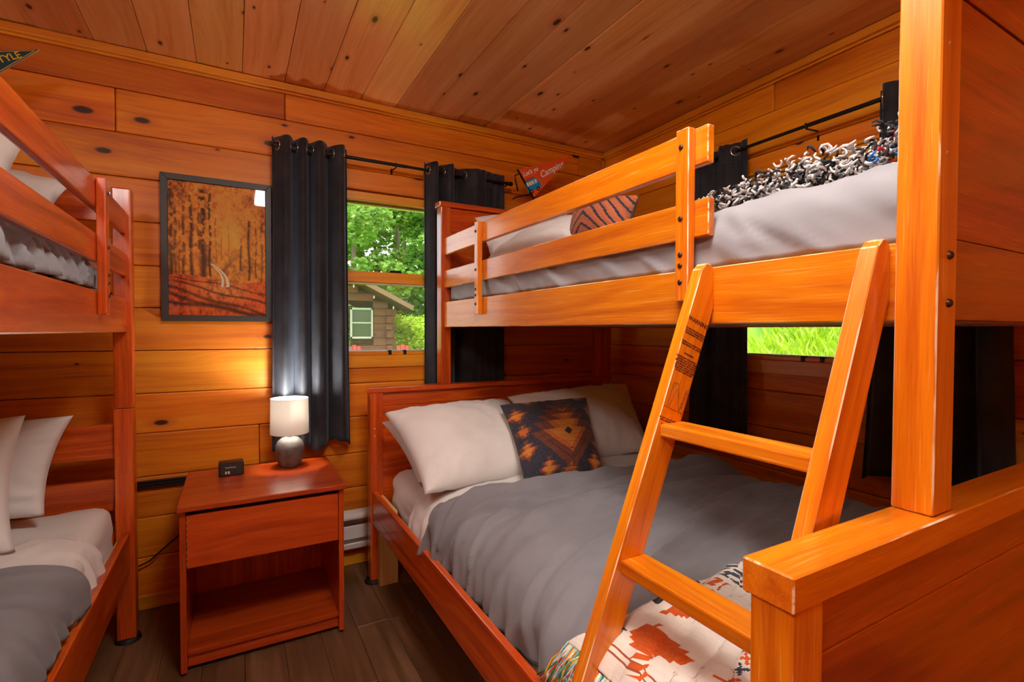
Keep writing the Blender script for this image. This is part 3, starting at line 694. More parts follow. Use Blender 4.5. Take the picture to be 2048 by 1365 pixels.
# throw blanket with tassels
def woven(nx, ny):
    """x: across the bed (0 at fringe end), y: 0 at the far edge -> 1 at the foot; linear colours"""
    lx, ly = 1.3, .42; gx, gy = np.meshgrid((np.arange(nx)+.5)/nx*lx, (np.arange(ny)+.5)/ny*ly)
    C = np.tile(L3(222, 212, 200), (ny, nx, 1))*(.93+.1*vnoise(gx*300, gy*60, 1))[..., None]
    navy, rust, blk = L3(58, 64, 76), L3(196, 84, 24), L3(40, 42, 46)
    def put(m, col): 
        nonlocal C
        C = np.where(m[..., None], col*(.8+.4*vnoise(gx*420, gy*420, 5))[..., None], C)
    put((gx < .040) & (gx > .034), L3(150, 80, 50)); put((gx < .052) & (gx > .047), L3(150, 80, 50)); put((gx > .085) & (gx < .09) & (gy < .05), navy)
    s = .009; qx = np.floor(gx/s)*s; qy = np.floor(gy/s)*s
    # rust stepped wedges and dark wedge against the far edge, repeating across the bed
    for ox in (.15, .47, .79, 1.11):
        x = qx-ox
        put((x > .03) & (x < .17) & (qy < .045-np.abs(x-.09)*.5), blk)
        put((qy > .048) & (qy < .125) & (np.abs(x-.085) < .075*(1-(qy-.045)/.085)), rust)
        put((qy > .048) & (qy < .185) & (x > -.085) & (x < -.012-.10*(qy-.048)) & (np.abs(x+.045) < .042*(1.05-np.abs(qy-.10)/.09)), rust)
        put((qy > .145) & (qy < .165) & (np.abs(x-.085) < .02), navy)
        for k in range(3): put((np.abs(gx-ox+.085+.012*k) < .012) & (np.abs(gy-.13-.022*k) < .005), rust)
        for k in range(3): put((np.abs(gy-.02-.018*k+.12*(gx-ox-.19)) < .004) & (gx > ox+.165) & (gx < ox+.205), rust)
        dd = (np.abs((gx-gy*.3) % .022-.011)/.0105+np.abs(gy % .020-.010)/.009)
        put((x > .215) & (x < .285) & (gy < .16) & (dd < 1), navy)
    # little crosses and combs on the diagonal
    for ox in (.10, .42, .74, 1.02):
        for k in range(6):
            cx, cy = ox+k*.060, .265-k*.022
            m = (np.abs(np.abs(gx-cx)-np.abs(gy-cy)) < .005) & (np.abs(gx-cx) < .0125) & (np.abs(gy-cy) < .0125); put(m, navy)
            cx += .030; cy -= .010
            m = (np.abs(np.abs(gx-cx)-np.abs(gy-cy)) < .005) & (np.abs(gx-cx) < .0125) & (np.abs(gy-cy) < .0125); put(m, rust)
            for j in range(3):
                yy = cy+.030+j*.012; put((np.abs(gy-yy) < .003) & (gx > cx-.004+.010*j) & (gx < cx+.036+.004*j) & ((gx/.009) % 1 < .72), navy)
    for ox in (.33, .78):
        for j in range(3): put((np.abs(gy-.15-.02*j-(gx-ox)*.35) < .004) & (gx > ox+.015*j) & (gx < ox+.055+.02*j) & ((gx/.013) % 1 < .7), navy)
        for j in range(3): put((np.abs(gx-ox-.02-.025*j) < .008) & (np.abs(gy-.15-.022*j) < .007), navy)
    return np.clip(C, 0, 1)
def throw():
    nx, ny = 330, 120; q = smooth_prof([(x-.004 if x < -1.3 else x, z+.022) for x, z in prof], 400)
    d = np.cumsum(np.r_[0, np.hypot(*np.diff(q, axis=0).T)])
    u = np.linspace(0, 1, nx+1); v = np.linspace(0, 1, ny+1); U, Vv = np.meshgrid(u, v)
    s = .115+U*1.27; X = np.interp(s, d, q[:, 0]); Z = np.interp(s, d, q[:, 1])
    Y = np.interp(U, [0, .06, .12, .4, 1], [-1.772, -1.83, -1.85, -1.87, -1.86])-(.375+.03*(1-U))*Vv
    Z = Z+.012*(fbm(U*9, Vv*4, 3)-.4)+.004*np.sin(U*30+Vv*5)*np.exp(-((U-.1)/.2)**2)+.006
    from mathutils.bvhtree import BVHTree
    vs = [v.co+ORG[DUV] for v in DUV.data.vertices]; bvh = BVHTree.FromPolygons(vs, [tuple(p.vertices) for p in DUV.data.polygons])
    def lay(p, off):
        lo, nn, _, _ = bvh.find_nearest(Vector(p))
        if nn.z < 0 or (abs(nn.z) < .2 and nn.x > 0): nn = -nn
        return lo+nn*off
    P = np.stack([X, Y, Z], -1); nz = .007+.008*(fbm(U*9, Vv*4, 3))
    for i in range(ny+1):
        for j in range(nx+1): P[i, j] = lay(P[i, j], nz[i, j])
    me = grid_mesh('throw_blanket', P, woven(nx, ny))
    o = mk('throw_blanket', None, M_WOVEN, smooth=True, label='cream woven throw with rust and navy motifs folded across foot of lower bed', cat='throw blanket', me=me)
    md = o.modifiers.new('thickness', 'SOLIDIFY'); md.thickness = .005; md.offset = 1
    cols = [(220, 210, 190), (96, 180, 200), (226, 178, 40), (206, 66, 40), (60, 140, 80), (232, 226, 214), (150, 200, 210)]
    for k, c in enumerate(cols):
        bms = []
        for j in range(34):
            v0 = R.random(); p0 = Vector((np.interp(.115, d, q[:, 0]), -1.776-.40*v0, np.interp(.115, d, q[:, 1])+.008))
            L = R.uniform(.085, .11); pts = []
            for i in range(5):
                t = i/4; ss = .118-L*t; pts.append((np.interp(ss, d, q[:, 0])-.006-.004*t, p0.y+.055*t*(1-v0)+R.uniform(-.006, .006)*t+.006*math.sin(t*5+j), np.interp(ss, d, q[:, 1])+.006*(1-t)))
            bms.append(tube([tuple(lay(q_, .008)) for q_ in pts], .0021, 5))
        mk('fringe', join(*bms), plain('fringe_yarn_%d' % k, c, .9), o, smooth=True, kind='stuff')
throw()

# --- upper bed of the right bunk
rbox('mattress', -1.180, -.20, -2.20, -.285, 1.251, 1.435, .05, M_DUVETU, 'grey sheeted mattress on the upper bunk behind the guard rails', 'mattress', 5, .007)
profu = [(-1.200, 1.345), (-1.203, 1.40), (-1.196, 1.445), (-1.165, 1.478), (-1.10, 1.49), (-.7, 1.49), (-.3, 1.478), (-.215, 1.44), (-.195, 1.36)]
def sagup(P, u, v):
    return P
cover('duvet', profu, lambda u: -.285, -2.243, 110, 190, M_DUVETU, 'light grey duvet on the upper bunk with knitted throw on top', 'duvet', 33, .010, .014, dirn=(.55, .85), fine=.5)
pillow('pillow', None, None, None, 0, 0, .16, M_SHEET, 'white pillow upright against the upper bunk headboard below camping pennant', seed=14, corners=((-1.13, -.60, 1.49), (-.52, -.58, 1.49), (-.56, -.375, 1.845), (-1.135, -.42, 1.745)))
pillow('pillow', None, None, None, 0, 0, .16, M_SHEET, 'white pillow lying behind guard rail of upper bunk next to wood print cushion', seed=15, corners=((-1.14, -.50, 1.505), (-1.13, -1.18, 1.505), (-.78, -1.10, 1.64), (-.78, -.52, 1.66)))
def woodprint(U, V, n):
    u = (U[:-1, :-1]+U[1:, 1:])/2; v = (V[:-1, :-1]+V[1:, 1:])/2
    w = np.abs(u+.1)*1.3+v; b = (w*2.6) % 1
    C = np.where(((b > .0) & (b < .28))[..., None], L3(44, 42, 50), L3(170, 92, 60))*(.55+.9*fbm(u*3+v*30*0, (w)*22, 4))[..., None]
    return C, None, L3(60, 50, 50)
pillow('cushion', None, None, None, 0, 0, .13, M_PRINT, 'brown and black chevron wood print cushion behind upper bunk guard rail', 'cushion', seed=19, n=80, wr=.003, cols=woodprint, corners=((-1.05, -1.08, 1.49), (-1.04, -1.38, 1.49), (-.96, -1.36, 1.655), (-.97, -1.03, 1.70)))
def knit():
    rr = random.Random(5); kn = empty('knit_throw', (-.95, -2.0, 1.49), 'chunky black and white knitted throw heaped on the upper bunk duvet', 'throw blanket')
    sets = {'white_yarn': ((206, 202, 200), []), 'black_yarn': ((38, 36, 38), []), 'blue_yarn': ((30, 110, 190), []), 'orange_yarn': ((230, 120, 30), []), 'red_yarn': ((190, 40, 40), [])}
    for k in range(3600):
        y = rr.uniform(-2.19, -1.70); x = rr.uniform(-1.12, -.72)
        top = 1.52+.062*min(1, (-1.66-y)/.25)*(.75+.5*mnoise.noise(Vector((x*9, y*9, 0))))
        z = rr.uniform(1.50, top); nm = 'white_yarn' if rr.random() < .6 else 'black_yarn'
        if y < -2.13 and rr.random() < .22: nm = rr.choice(['blue_yarn', 'orange_yarn', 'red_yarn', 'blue_yarn'])
        a = rr.uniform(0, 6.3); r = rr.uniform(.004, .0105); tl = Vector((rr.uniform(-1, 1), rr.uniform(-1, 1), rr.uniform(.2, 1.2))).normalized()
        u = tl.orthogonal().normalized(); w = tl.cross(u); c = Vector((x, y, z))
        pts = [c+(u*math.cos(a+i*.95)+w*math.sin(a+i*.95))*r+tl*.002*i for i in range(5)]
        sets[nm][1].append(tube(pts, [.0016, .0026, .003, .0026, .0016], 5))
    for nm, (c, bms) in sets.items():
        if bms: mk('yarn_loops', join(*bms), plain(nm, c, .95), kn, smooth=True, kind='stuff')
knit()

# --- left bunk bedding
rbox('mattress', -3.51, -2.545, -2.20, -.255, .331, .546, .06, M_SHEET, 'white sheeted mattress on the lower left bunk', 'mattress', 8, .005)
pl = [(-3.52, .45), (-3.515, .52), (-3.45, .568), (-3.3, .575), (-2.8, .575), (-2.62, .565), (-2.555, .535), (-2.528, .48), (-2.524, .425)]
cover('top_sheet', [(x, z-.009) for x, z in pl], lambda u: -.60-.10*(1-u), -1.04, 80, 70, M_SHEET, 'white top sheet folded over the duvet on lower left bunk', 'sheet', 51, .006, .006, side=1, dirn=(.5, 1))
cover('duvet', [(x+.006*(x > -2.6), z+.020) for x, z in pl], lambda u: -.86-.16*min(1, (1-u)*3), -2.2, 90, 120, M_DUVET, 'dark grey duvet on the lower left bunk', 'duvet', 52, .011, .014, hem=.012, side=1, dirn=(.9, .5))
pillow('pillow', None, None, None, 0, 0, .16, M_SHEET, 'white pillow leaning on slatted headboard of lower left bunk', seed=61, wr=.008, corners=((-3.36, -.47, .59), (-2.70, -.45, .585), (-2.650, -.325, .895), (-3.36, -.32, .89)))
pillow('pillow', None, None, None, 0, 0, .16, M_SHEET, 'white pillow in front of the pair on lower left bunk', seed=62, wr=.008, corners=((-3.40, -.74, .575), (-2.69, -.735, .575), (-2.712, -.56, .935), (-3.40, -.55, .92)))
rbox('mattress', -3.51, -2.553, -2.20, -.255, 1.229, 1.42, .05, M_DUVETU, 'grey sheeted mattress on the upper left bunk', 'mattress', 9, .008)
pu = [(-3.52, 1.36), (-3.515, 1.42), (-3.45, 1.465), (-3.0, 1.475), (-2.65, 1.465), (-2.575, 1.44), (-2.535, 1.39), (-2.532, 1.325)]
cover('duvet', pu, lambda u: -.60, -2.2, 80, 120, M_DUVETU, 'rumpled grey duvet on the upper left bunk behind guard rails', 'duvet', 53, .014, .014, side=1, dirn=(1, .9), fine=.3)
pillow('pillow', None, None, None, 0, 0, .15, M_SHEET, 'white pillow by the headboard of the upper left bunk', seed=63, corners=((-3.3, -.56, 1.49), (-2.655, -.55, 1.49), (-2.628, -.385, 1.70), (-3.3, -.37, 1.76)))
pillow('pillow', None, None, None, 0, 0, .16, M_SHEET, 'white pillow standing in front on the upper left bunk', seed=64, corners=((-3.36, -.74, 1.49), (-2.70, -.73, 1.49), (-2.675, -.59, 1.795), (-3.36, -.58, 1.83)))

# ================================================================== nightstand, lamp, power cube, picture
ns = empty('nightstand', (-2.048, -.35, 0), 'cherry red nightstand with one drawer and an open shelf', 'nightstand')
N = lambda nm, *a, b=.002, seg=2, ax='X', par=None: mk(nm, box(*a, b, seg), M_NIGHT, par or ns, ax)
N('top', -2.327, -1.769, -.606, -.106, .574, .594, b=.006, seg=3)
N('side_panel', -2.3203, -2.301, -.586, -.115, .008, .574, ax='Z'); N('side_panel', -1.7955, -1.7761, -.586, -.115, .008, .574, ax='Z')
N('back_panel', -2.3008, -1.7957, -.135, -.12, .02, .573, ax='Z', b=.001)
N('drawer_front', -2.2985, -1.798, -.590, -.572, .374, .558, b=.002)
N('drawer_box', -2.295, -1.8015, -.571, -.14, .39, .55, b=.001)
N('shelf', -2.3008, -1.7957, -.575, -.136, .060, .078)
N('kickboard', -2.3008, -1.7957, -.565, -.548, .016, .0595)
for xx in (-2.311, -1.786):
    for yy in (-.575, -.13): mk('foot_pad', lathe([(0, .008), (.008, .008), (.009, 0), (0, 0)], xx, yy, 12), M_RUBBER, ns)
for z in np.linspace(.385, .55, 9): mk('edge_chip', box(-2.2995, -2.2984, -.5905, -.589, z, z+.010, 0), M_RAW, ns)

lp = empty('table_lamp', (-1.938, -.215, .594), 'small table lamp with white drum shade and dark grey ceramic base', 'lamp')
cx, cy = -1.938, -.215
def ceramic():
    n = NT('grey_ceramic'); tc = n.n('ShaderNodeTexCoord'); v = tc.outputs['Object']
    col = n.ramp(n.noise(v, 40, 3), [(.3, lin(78, 70, 66)), (.7, lin(104, 96, 92))])
    n.pbr(col, .5, .1, n.bump(n.noise(v, 190, 2), .35, .003)); return n.m
mk('ceramic_base', lathe([(0, .5945), (.040, .5945), (.043, .600), (.048, .612), (.056, .635), (.0605, .662), (.058, .688), (.050, .707), (.036, .720), (.018, .7255), (.010, .726), (0, .726)], cx, cy, 40), ceramic(), lp, smooth=True)
mk('neck', lathe([(.011, .725), (.011, .745), (.008, .746), (.008, .775), (0, .775)], cx, cy, 20), M_CHROME, lp, smooth=.6)
def shade_mat():
    n = NT('linen_shade'); d = n.n('ShaderNodeBsdfDiffuse'); t = n.n('ShaderNodeBsdfTranslucent')
    d.inputs[0].default_value = lin(232, 226, 216); t.inputs[0].default_value = lin(232, 230, 224)
    m = n.n('ShaderNodeMixShader'); m.inputs[0].default_value = .16; n.l(d.outputs[0], m.inputs[1]); n.l(t.outputs[0], m.inputs[2]); n.l(m.outputs[0], n.out.inputs[0]); return n.m
sh = mk('lamp_shade', lathe([(.0795, .7425), (.0775, .897), (.0762, .897), (.0782, .7425), (.0795, .7425)], cx, cy, 48), shade_mat(), lp, smooth=.6)
mk('shade_trim', torus((cx, cy, .897), (0, 0, 1), .0772, .0012, 48, 6), plain('brown_trim', (120, 92, 66), .7), sh, smooth=True)
mk('shade_spider', join(tube([(cx-.077, cy, .886), (cx+.077, cy, .886)], .0014, 5), tube([(cx, cy-.077, .886), (cx, cy+.077, .886)], .0014, 5)), M_CHROME, sh)
mk('bulb', lathe([(.010, .775), (.012, .785), (.024, .81), (.027, .826), (.022, .843), (.010, .852), (0, .853)], cx, cy, 20), emit('bulb_glow', (1, .93, .82, 1), 6), lp, smooth=True)
ll = bpy.data.lights.new('lamp_bulb_light', 'POINT'); ll.energy = LAMP_W; ll.color = (1, .96, .90); ll.shadow_soft_size = .03
lo = bpy.data.objects.new('lamp_bulb_light', ll); COL.objects.link(lo); lo.parent = lp; lo.location = (0, 0, .285)

pc = empty('charging_cube', (-2.165, -.255, .594), 'small black charging cube with ports standing on the nightstand', 'charger')
rot = Matrix.Translation((-2.165, -.235, .594)) @ Matrix.Rotation(math.radians(2), 4, 'Z')
def CB(nm, bm, mat, par=pc): return mk(nm, xf(bm, rot), mat, par)
body = CB('cube_body', box(-.046, .046, -.028, .028, .001, .055, .005, 3), M_BLKPL)
CB('face_plate', box(-.041, .041, -.0295, -.0275, .004, .051, .002), plain('charcoal_plastic', (44, 46, 48), .45))
CB('top_plate', box(-.042, .042, -.025, .025, .0545, .0562, .001), plain('dark_wood_print', (70, 42, 22), .5))
for dx in (-.020, -.010): CB('usb_port', box(dx-.003, dx+.003, -.0302, -.0293, .010, .021, .0006), M_WPRINT)
for dx in (.002, .012): CB('usb_port', box(dx-.0018, dx+.0018, -.0302, -.0293, .011, .020, .0006), M_BLKPL)
for dx in (-.024, .012):
    for q in (-.006, .006): CB('socket_slot', box(dx+q-.0012, dx+q+.0012, -.006, .006, .056, .0566, 0), M_BLACK)
tx = text_mesh('SuperDanny', .0080, 0, .0002, 'CENTER'); CB('brand_lettering', xf(tx, Matrix.Translation((-.003, -.0297, .034)) @ Matrix.Rotation(math.pi/2, 4, 'X')), M_WPRINT)

# framed autumn forest poster
pf = empty('framed_picture', (-2.208, -.012, 1.237), 'black framed poster of an orange autumn forest road on log wall', 'picture')
x0, x1, z0, z1, yb, yf = -2.4215, -1.9935, 1.237, 1.873, -.0075, -.028
fw_ = .026
for nm, pts in (('frame_side', [(x0, z0), (x0+fw_, z0+fw_), (x0+fw_, z1-fw_), (x0, z1)]), ('frame_side', [(x1, z0), (x1, z1), (x1-fw_, z1-fw_), (x1-fw_, z0+fw_)]),
                ('frame_rail', [(x0, z1), (x0+fw_, z1-fw_), (x1-fw_, z1-fw_), (x1, z1)]), ('frame_rail', [(x0, z0), (x1, z0), (x1-fw_, z0+fw_), (x0+fw_, z0+fw_)])):
    mk(nm, prism(pts, 'Y', yf, yb, .0012), plain('black_frame', (44, 42, 40), .45) if 'black_frame' not in MATS else MATS['black_frame'], pf)
def forest(nx, ny):
    u, v = np.meshgrid((np.arange(nx)+.5)/nx, (np.arange(ny)+.5)/ny)   # v: 0 bottom
    n1 = fbm(u*9, v*12, 1, 5); n2 = fbm(u*26, v*34, 2, 4); n3 = fbm(u*70, v*70, 3, 2)
    t = np.clip(.45*n1+.45*n2+.3*(n3-.5)+.02, 0, 1); t = np.clip((t-.25)*2.0, 0, 1)[..., None]
    C = L3(96, 34, 10)*(1-t)+L3(246, 146, 46)*t
    glow = np.exp(-((u-.62)/.28)**2-((v-.62)/.30)**2)[..., None]; C = C*(1-.45*glow)+L3(244, 172, 74)*.45*glow
    yel = np.exp(-((u-.72)/.25)**2-((v-.40)/.10)**2)[..., None]; C = C*(1-.5*yel)+L3(206, 150, 50)*t*.5*yel+C*.0
    dark = L3(34, 16, 10)
    def trunk(x, w, b, tp, a=.9, lean=0.):
        nonlocal C
        xx = x+lean*(v-b)+.006*np.sin(v*17+x*40); m = np.clip(1.3-np.abs(u-xx)/w*1.15, 0, 1)*((v > b) & (v < tp)); fol = (n2 > .52+.12*(1-v)) & (v > .45)
        m = np.where(fol, m*.25, m)[..., None]*a; C = C*(1-m)+dark*m
    for a in ((.03, .03, .25, 1, .9), (.07, .016, .25, .97, .7), (.15, .018, .26, .85, .75), (.225, .024, .24, .9, .9), (.34, .042, .28, .95, .95), (.41, .017, .30, 1, .95), (.30, .016, .5, .9, .7), (.11, .01, .27, .7, .6),
              (.73, .012, .36, .6, .8), (.815, .018, .28, .75, .85), (.89, .012, .30, .75, .7), (.955, .016, .27, .8, .6), (.53, .008, .42, .65, .5), (.6, .008, .43, .7, .4), (.47, .008, .4, .75, .5)): trunk(*a)
    bl = np.clip(1.2-np.hypot((u-.36)/.13, (v-.42)/.06), 0, 1)[..., None]*.75; C = C*(1-bl)+dark*bl
    g = v < .285+.03*np.sin(u*5+1)+.02*(u-.5); tt = np.clip((n3*.5+n2*.7-.2)*1.5, 0, 1)[..., None]
    G = L3(74, 16, 8)*(1-tt)+L3(226, 92, 34)*tt; hl = np.exp(-((u-.55)/.22)**2-((v-.2)/.08)**2)[..., None]; G = G*(1-.4*hl)+L3(250, 190, 100)*.4*hl*tt+G*0
    C = np.where(g[..., None], G, C)
    for k, (b, s, w) in enumerate(((.19, .16, .012), (.14, .20, .018), (.09, .18, .020), (.23, .12, .006), (.04, .10, .018))):
        m = (np.clip(1.2-np.abs(v-(b+.07-s*u+.01*np.sin(u*9+k)))/w, 0, 1)*(v < .29)*np.clip(1.2-.5*u+.5*n1, 0, 1))[..., None]*.85; C = C*(1-m)+dark*.9*m
    for off, w in ((0, .013), (.06, .016)):
        tt_ = np.clip((v-.22)/(.40-.22), 0, 1); px = .53+off*(1-.7*tt_)+.06*np.sin(tt_*3.0)*(1)-.13*tt_
        m = (np.clip(1.4-np.abs(u-px)/(w*(1-.6*tt_)), 0, 1)*((v > .225) & (v < .395)))[..., None]*.85; C = C*(1-m)+L3(255, 226, 190)*m
    return np.clip(C*1.9, 0, 1)
nx, ny = 190, 290
gx, gz = np.meshgrid(np.linspace(x0+fw_-.002, x1-fw_+.002, nx+1), np.linspace(z0+fw_-.002, z1-fw_+.002, ny+1))
mk('poster_print', None, M_POSTER, pf, me=grid_mesh('poster_print', np.stack([gx, np.full_like(gx, -.016), gz], -1), forest(nx, ny)))
mk('backing_board', box(x0+.01, x1-.01, -.0155, -.008, z0+.01, z1-.01, 0), M_BLACK, pf)
mk('pane', box(x0+fw_-.002, x1-fw_+.002, -.0215, -.0195, z0+fw_-.002, z1-fw_+.002, 0), M_PGLASS, pf)

# ================================================================== curtains and rods
def curtain(name, tw, a0, a1, ztop, zbot, folds, amp, label, seed, grom, d0=-.088, flare=.0, flatend=0, phase=0., gather=1.0):
    nu, nv = 170, 46; u = np.linspace(0, 1, nu); v = np.linspace(0, 1, nv); U, Vv = np.meshgrid(u, v)
    A0 = a0-flare*Vv**2*.5; A1 = a1+flare*Vv**2*.5
    a = A0+(A1-A0)*U
    Ug = 1-(1-U)**gather if gather >= 1 else U**(1/gather)
    ph = 2*math.pi*folds*(Ug+.02*np.sin(U*9+seed))+phase
    am = amp*(1-.35*Vv*(fbm(U*5, Vv*2, seed)))*(1-flatend*np.clip((U-.45)*2, 0, 1)*.75 if flatend >= 0 else 1+flatend*np.clip((.55-U)*2, 0, 1)*.75)
    d = d0+am*np.sin(ph)+.010*Vv*np.sin(ph*.5+seed+Vv*1.5)+.004*np.sin(U*61+Vv*3)
    d = np.clip(d, -.16, -.016)
    a = a+.35*am*np.cos(ph)*.6
    z = ztop+(zbot-ztop)*Vv+.006*np.sin(ph+1)*(1-Vv)**6+Vv**8*.02*np.sin(ph*.5+seed)
    P = np.empty((nv, nu, 3))
    for i in range(nv):
        for j in range(nu): P[i, j] = tw(a[i, j], d[i, j], z[i, j])
    o = mk(name, None, MATS['black_velvet'], smooth=True, label=label, cat='curtain', me=grid_mesh(name, P))
    md = o.modifiers.new('thickness', 'SOLIDIFY'); md.thickness = .003; md.offset = 0
    # stitched header line and grommets at the fold crossings
    row = int(np.argmin(np.abs((ztop+(zbot-ztop)*v)-(ztop-.085))))
    mk('header_hem', tube([tuple(P[row, j]+np.array(tw(0, -.0026, 0))-np.array(tw(0, 0, 0))) for j in range(0, nu, 2)], .0012, 4), MATS['black_velvet'], o, smooth=True)
    gi = int(np.argmin(np.abs((ztop+(zbot-ztop)*v)-(ztop-.042))))
    pv = ph[gi]; n = 0
    for j in range(2, nu-2):
        s0, s1 = np.sin(pv[j]), np.sin(pv[j+1])
        if s0*s1 <= 0 and n < grom:
            tdir = P[gi, j+2]-P[gi, j-2]; up = np.array((0, 0, 1.)); ax = np.cross(tdir, up)
            mk('grommet', torus(tuple((P[gi, j]+P[gi, j+1])/2*[1, 1, 0]+np.array([0, 0, ztop-.042])), tuple(ax), .0205, .0035, 24, 8), M_CHROME, o, smooth=True); n += 1
    return o
curtain('curtain', back, -1.995, -1.655, 2.088, .645, 4.3, .040, 'black velvet curtain left of the back window behind the table lamp', 3, 9, phase=.8, flare=.02)
curtain('curtain', back, -1.262, -.785, 2.088, .70, 3.0, .040, 'black velvet curtain right of the back window behind the bunk post', 5, 9, flatend=.7, phase=1.2, gather=2.3)
curtain('curtain', right, -1.125, -.80, 2.085, .70, 2.2, .030, 'black velvet curtain on the far side of the right wall window', 7, 7, flatend=-.7, phase=.5, flare=.03)
curtain('curtain', right, -2.015, -1.655, 2.085, .655, 4.1, .038, 'black velvet curtain on the near side of the right wall window behind tall post', 9, 9, phase=2.2, flare=.07)
def rod(tw, a0, a1, brk, label, z=2.044, d=-.088):
    r = empty('curtain_rod', tw((a0+a1)/2, d, z), label, 'curtain rod')
    am = (a0+a1)/2
    mk('rod_tube', tube([tw(a0, d, z), tw(am, d, z)], .0085, 14), M_BLACK, r, smooth=.7); mk('rod_tube', tube([tw(am-.02, d, z), tw(a1, d, z)], .0072, 14), M_BLACK, r, smooth=.7)
    for a, s in ((a0, -1), (a1, 1)): mk('finial', tube([tw(a, d, z), tw(a+s*.004, d, z), tw(a+s*.02, d, z), tw(a+s*.026, d, z)], [.009, .0125, .0125, .008], 14), M_BLACK, r, smooth=.7)
    for b in brk:
        A = tw(b-.005, -.003, z-.045); B = tw(b+.005, .0, z+.005); 
        mk('bracket', join(box(min(A[0], B[0]), max(A[0], B[0]), min(A[1], B[1])-(.0 if tw is back else .0), max(A[1], B[1]), z-.045, z+.006, .001),
                           tube([tw(b, -.002, z-.005), tw(b, d, z-.012)], .0035, 8), torus(tw(b, d, z), tuple(np.array(tw(1, 0, 0))-np.array(tw(0, 0, 0))), .0095, .0028, 16, 6)), M_BLACK, r)
rod(back, -1.965, -.765, (-1.42, -1.95, -.775), 'black metal curtain rod above the back window')
rod(right, -2.05, -.775, (-1.40, -2.03, -.79), 'black metal curtain rod above the right wall window')

# ================================================================== pennants
def pennant(name, o, ux, uy, w, h, mat, label, cat='pennant'):
    p = empty(name, o, label, cat); return p
orange = plain('orange_card', (236, 88, 24), .6); teal = plain('teal_card', (10, 62, 78), .6)
B0 = Vector((-.6903, -.235, 1.94)); T0 = Vector((-.793, -.235, 2.079)); TIP = Vector((-.429, -.235, 2.214))
pn = empty('camping_pennant', (-.63, -.235, 1.846), "orange pennant reading Let's go Camping with blue van on black stick", 'pennant')
dv = (T0-B0).normalized(); foot = B0-dv*((B0.z-1.8475)/dv.z)
mk('stick', prism([(foot.x-.006, 1.8455), (foot.x+.006, 1.8455), (T0.x+.008, T0.z), (T0.x-.004, T0.z)], 'Y', -.241, -.234, .001), M_BLACK, pn)
mk('flag', prism([(T0.x+.004, T0.z-.002), (B0.x+.004, B0.z), (TIP.x, TIP.z)], 'Y', -.240, -.237, .0004), orange, pn)
mk('stand_hook', tube([(-.785, -.236, 2.055), (-.806, -.236, 2.045), (-.803, -.236, 2.02), (-.787, -.236, 1.963)], .004, 8), M_BLACK, pn, smooth=True)
mk('stand_hook', tube([(-.703, -.236, 1.957), (-.735, -.236, 1.948), (-.80, -.236, 1.928), (-.82, -.236, 1.915)], .004, 8), M_BLACK, pn, smooth=True)
bx = Vector((.885, 0, .465)).normalized(); by = Vector((-.52, 0, .85)).normalized()
FM = lambda px, py, ux=bx: frame_m((px, -.2404, py), ux, Vector((-ux.z, 0, ux.x)))
mk('white_lettering', xf(text_mesh("Let's go", .034, .3, .0003, offset=.0006), FM(-.752, 2.045)), M_WPRINT, pn)
mk('white_lettering', xf(text_mesh('Camping', .050, .3, .0003, offset=.001), FM(-.640, 2.054, Vector((.86, 0, .51)).normalized())), M_WPRINT, pn)
VM = frame_m((-.722, -.2404, 1.963), bx, Vector((-bx.z, 0, bx.x)))
van = mk('van_body', xf(prism([(0, 0), (.098, 0), (.098, .026), (.088, .040), (.080, .058), (.004, .058), (0, .05)], 'Z', 0, .0006, 0), VM), plain('blue_card', (24, 150, 196), .6), pn)
for k in range(4): mk('van_window', xf(box(.008+k*.018+(.003 if k == 3 else 0), .0225+k*.018+(.003 if k == 3 else 0), .030, .050, .0006, .0010, 0), VM), M_WPRINT, pn)
mk('roof_rack', xf(box(.004, .072, .0625, .065, 0, .0006, 0), VM), M_BPRINT, pn)
for k in (.022, .070):
    mk('van_wheel', xf(lathe([(0.0068, 0), (.0068, .0012), (.0118, .0012), (.0118, 0)], 0, 0, 20), VM @ Matrix.Translation((k, -.002, 0))), M_BLACK, pn)

pl_ = empty('green_pennant', (-2.95, -.232, 1.75), 'dark green pennant with yellow border lettered STYLE above upper left bunk', 'pennant')
TIP = Vector((-2.746, -.232, 2.194)); TL = Vector((-3.10, -.232, 2.085+.0)); 
# upper edge runs almost level in the picture: tip, then the stick end of the flag
TL = Vector((-3.05, -.232, 2.10)); BLc = Vector((-2.953, -.232, 1.978))
mk('flag', prism([(TL.x, TL.z), (BLc.x, BLc.z), (TIP.x, TIP.z)], 'Y', -.236, -.232, .0004), plain('cream_edge', (214, 206, 180), .7), pl_)
cm = (TL+BLc+TIP)/3
def inset(f, y, nm, mat): mk(nm, prism([((p-cm)*f+cm).xz[:] for p in (TL, BLc, TIP)], 'Y', y-.0006, y, 0), mat, pl_)
inset(.985, -.2362, 'flag_face', teal); inset(.94, -.2368, 'border_line', plain('yellow_print', (226, 190, 30), .6)); inset(.90, -.2374, 'inner_field', teal)
dd_ = ((BLc+TL)/2-TIP).normalized(); ux = -dd_
mk('yellow_lettering', xf(text_mesh('STYLE', .031, 0, .0003, 'RIGHT', offset=.0006), frame_m(Vector((TIP.x, -.2383, TIP.z))-ux*.052-Vector((0, 0, 1))*.013, ux, Vector((-ux.z, 0, ux.x)))), MATS['yellow_print'], pl_)
sdir = (TL-BLc).normalized()
mk('stick', tube([(BLc.x, -.2285, 1.7215), tuple(BLc-sdir*.01), tuple(TL+sdir*.01)], .005, 8), M_BLACK, pl_)

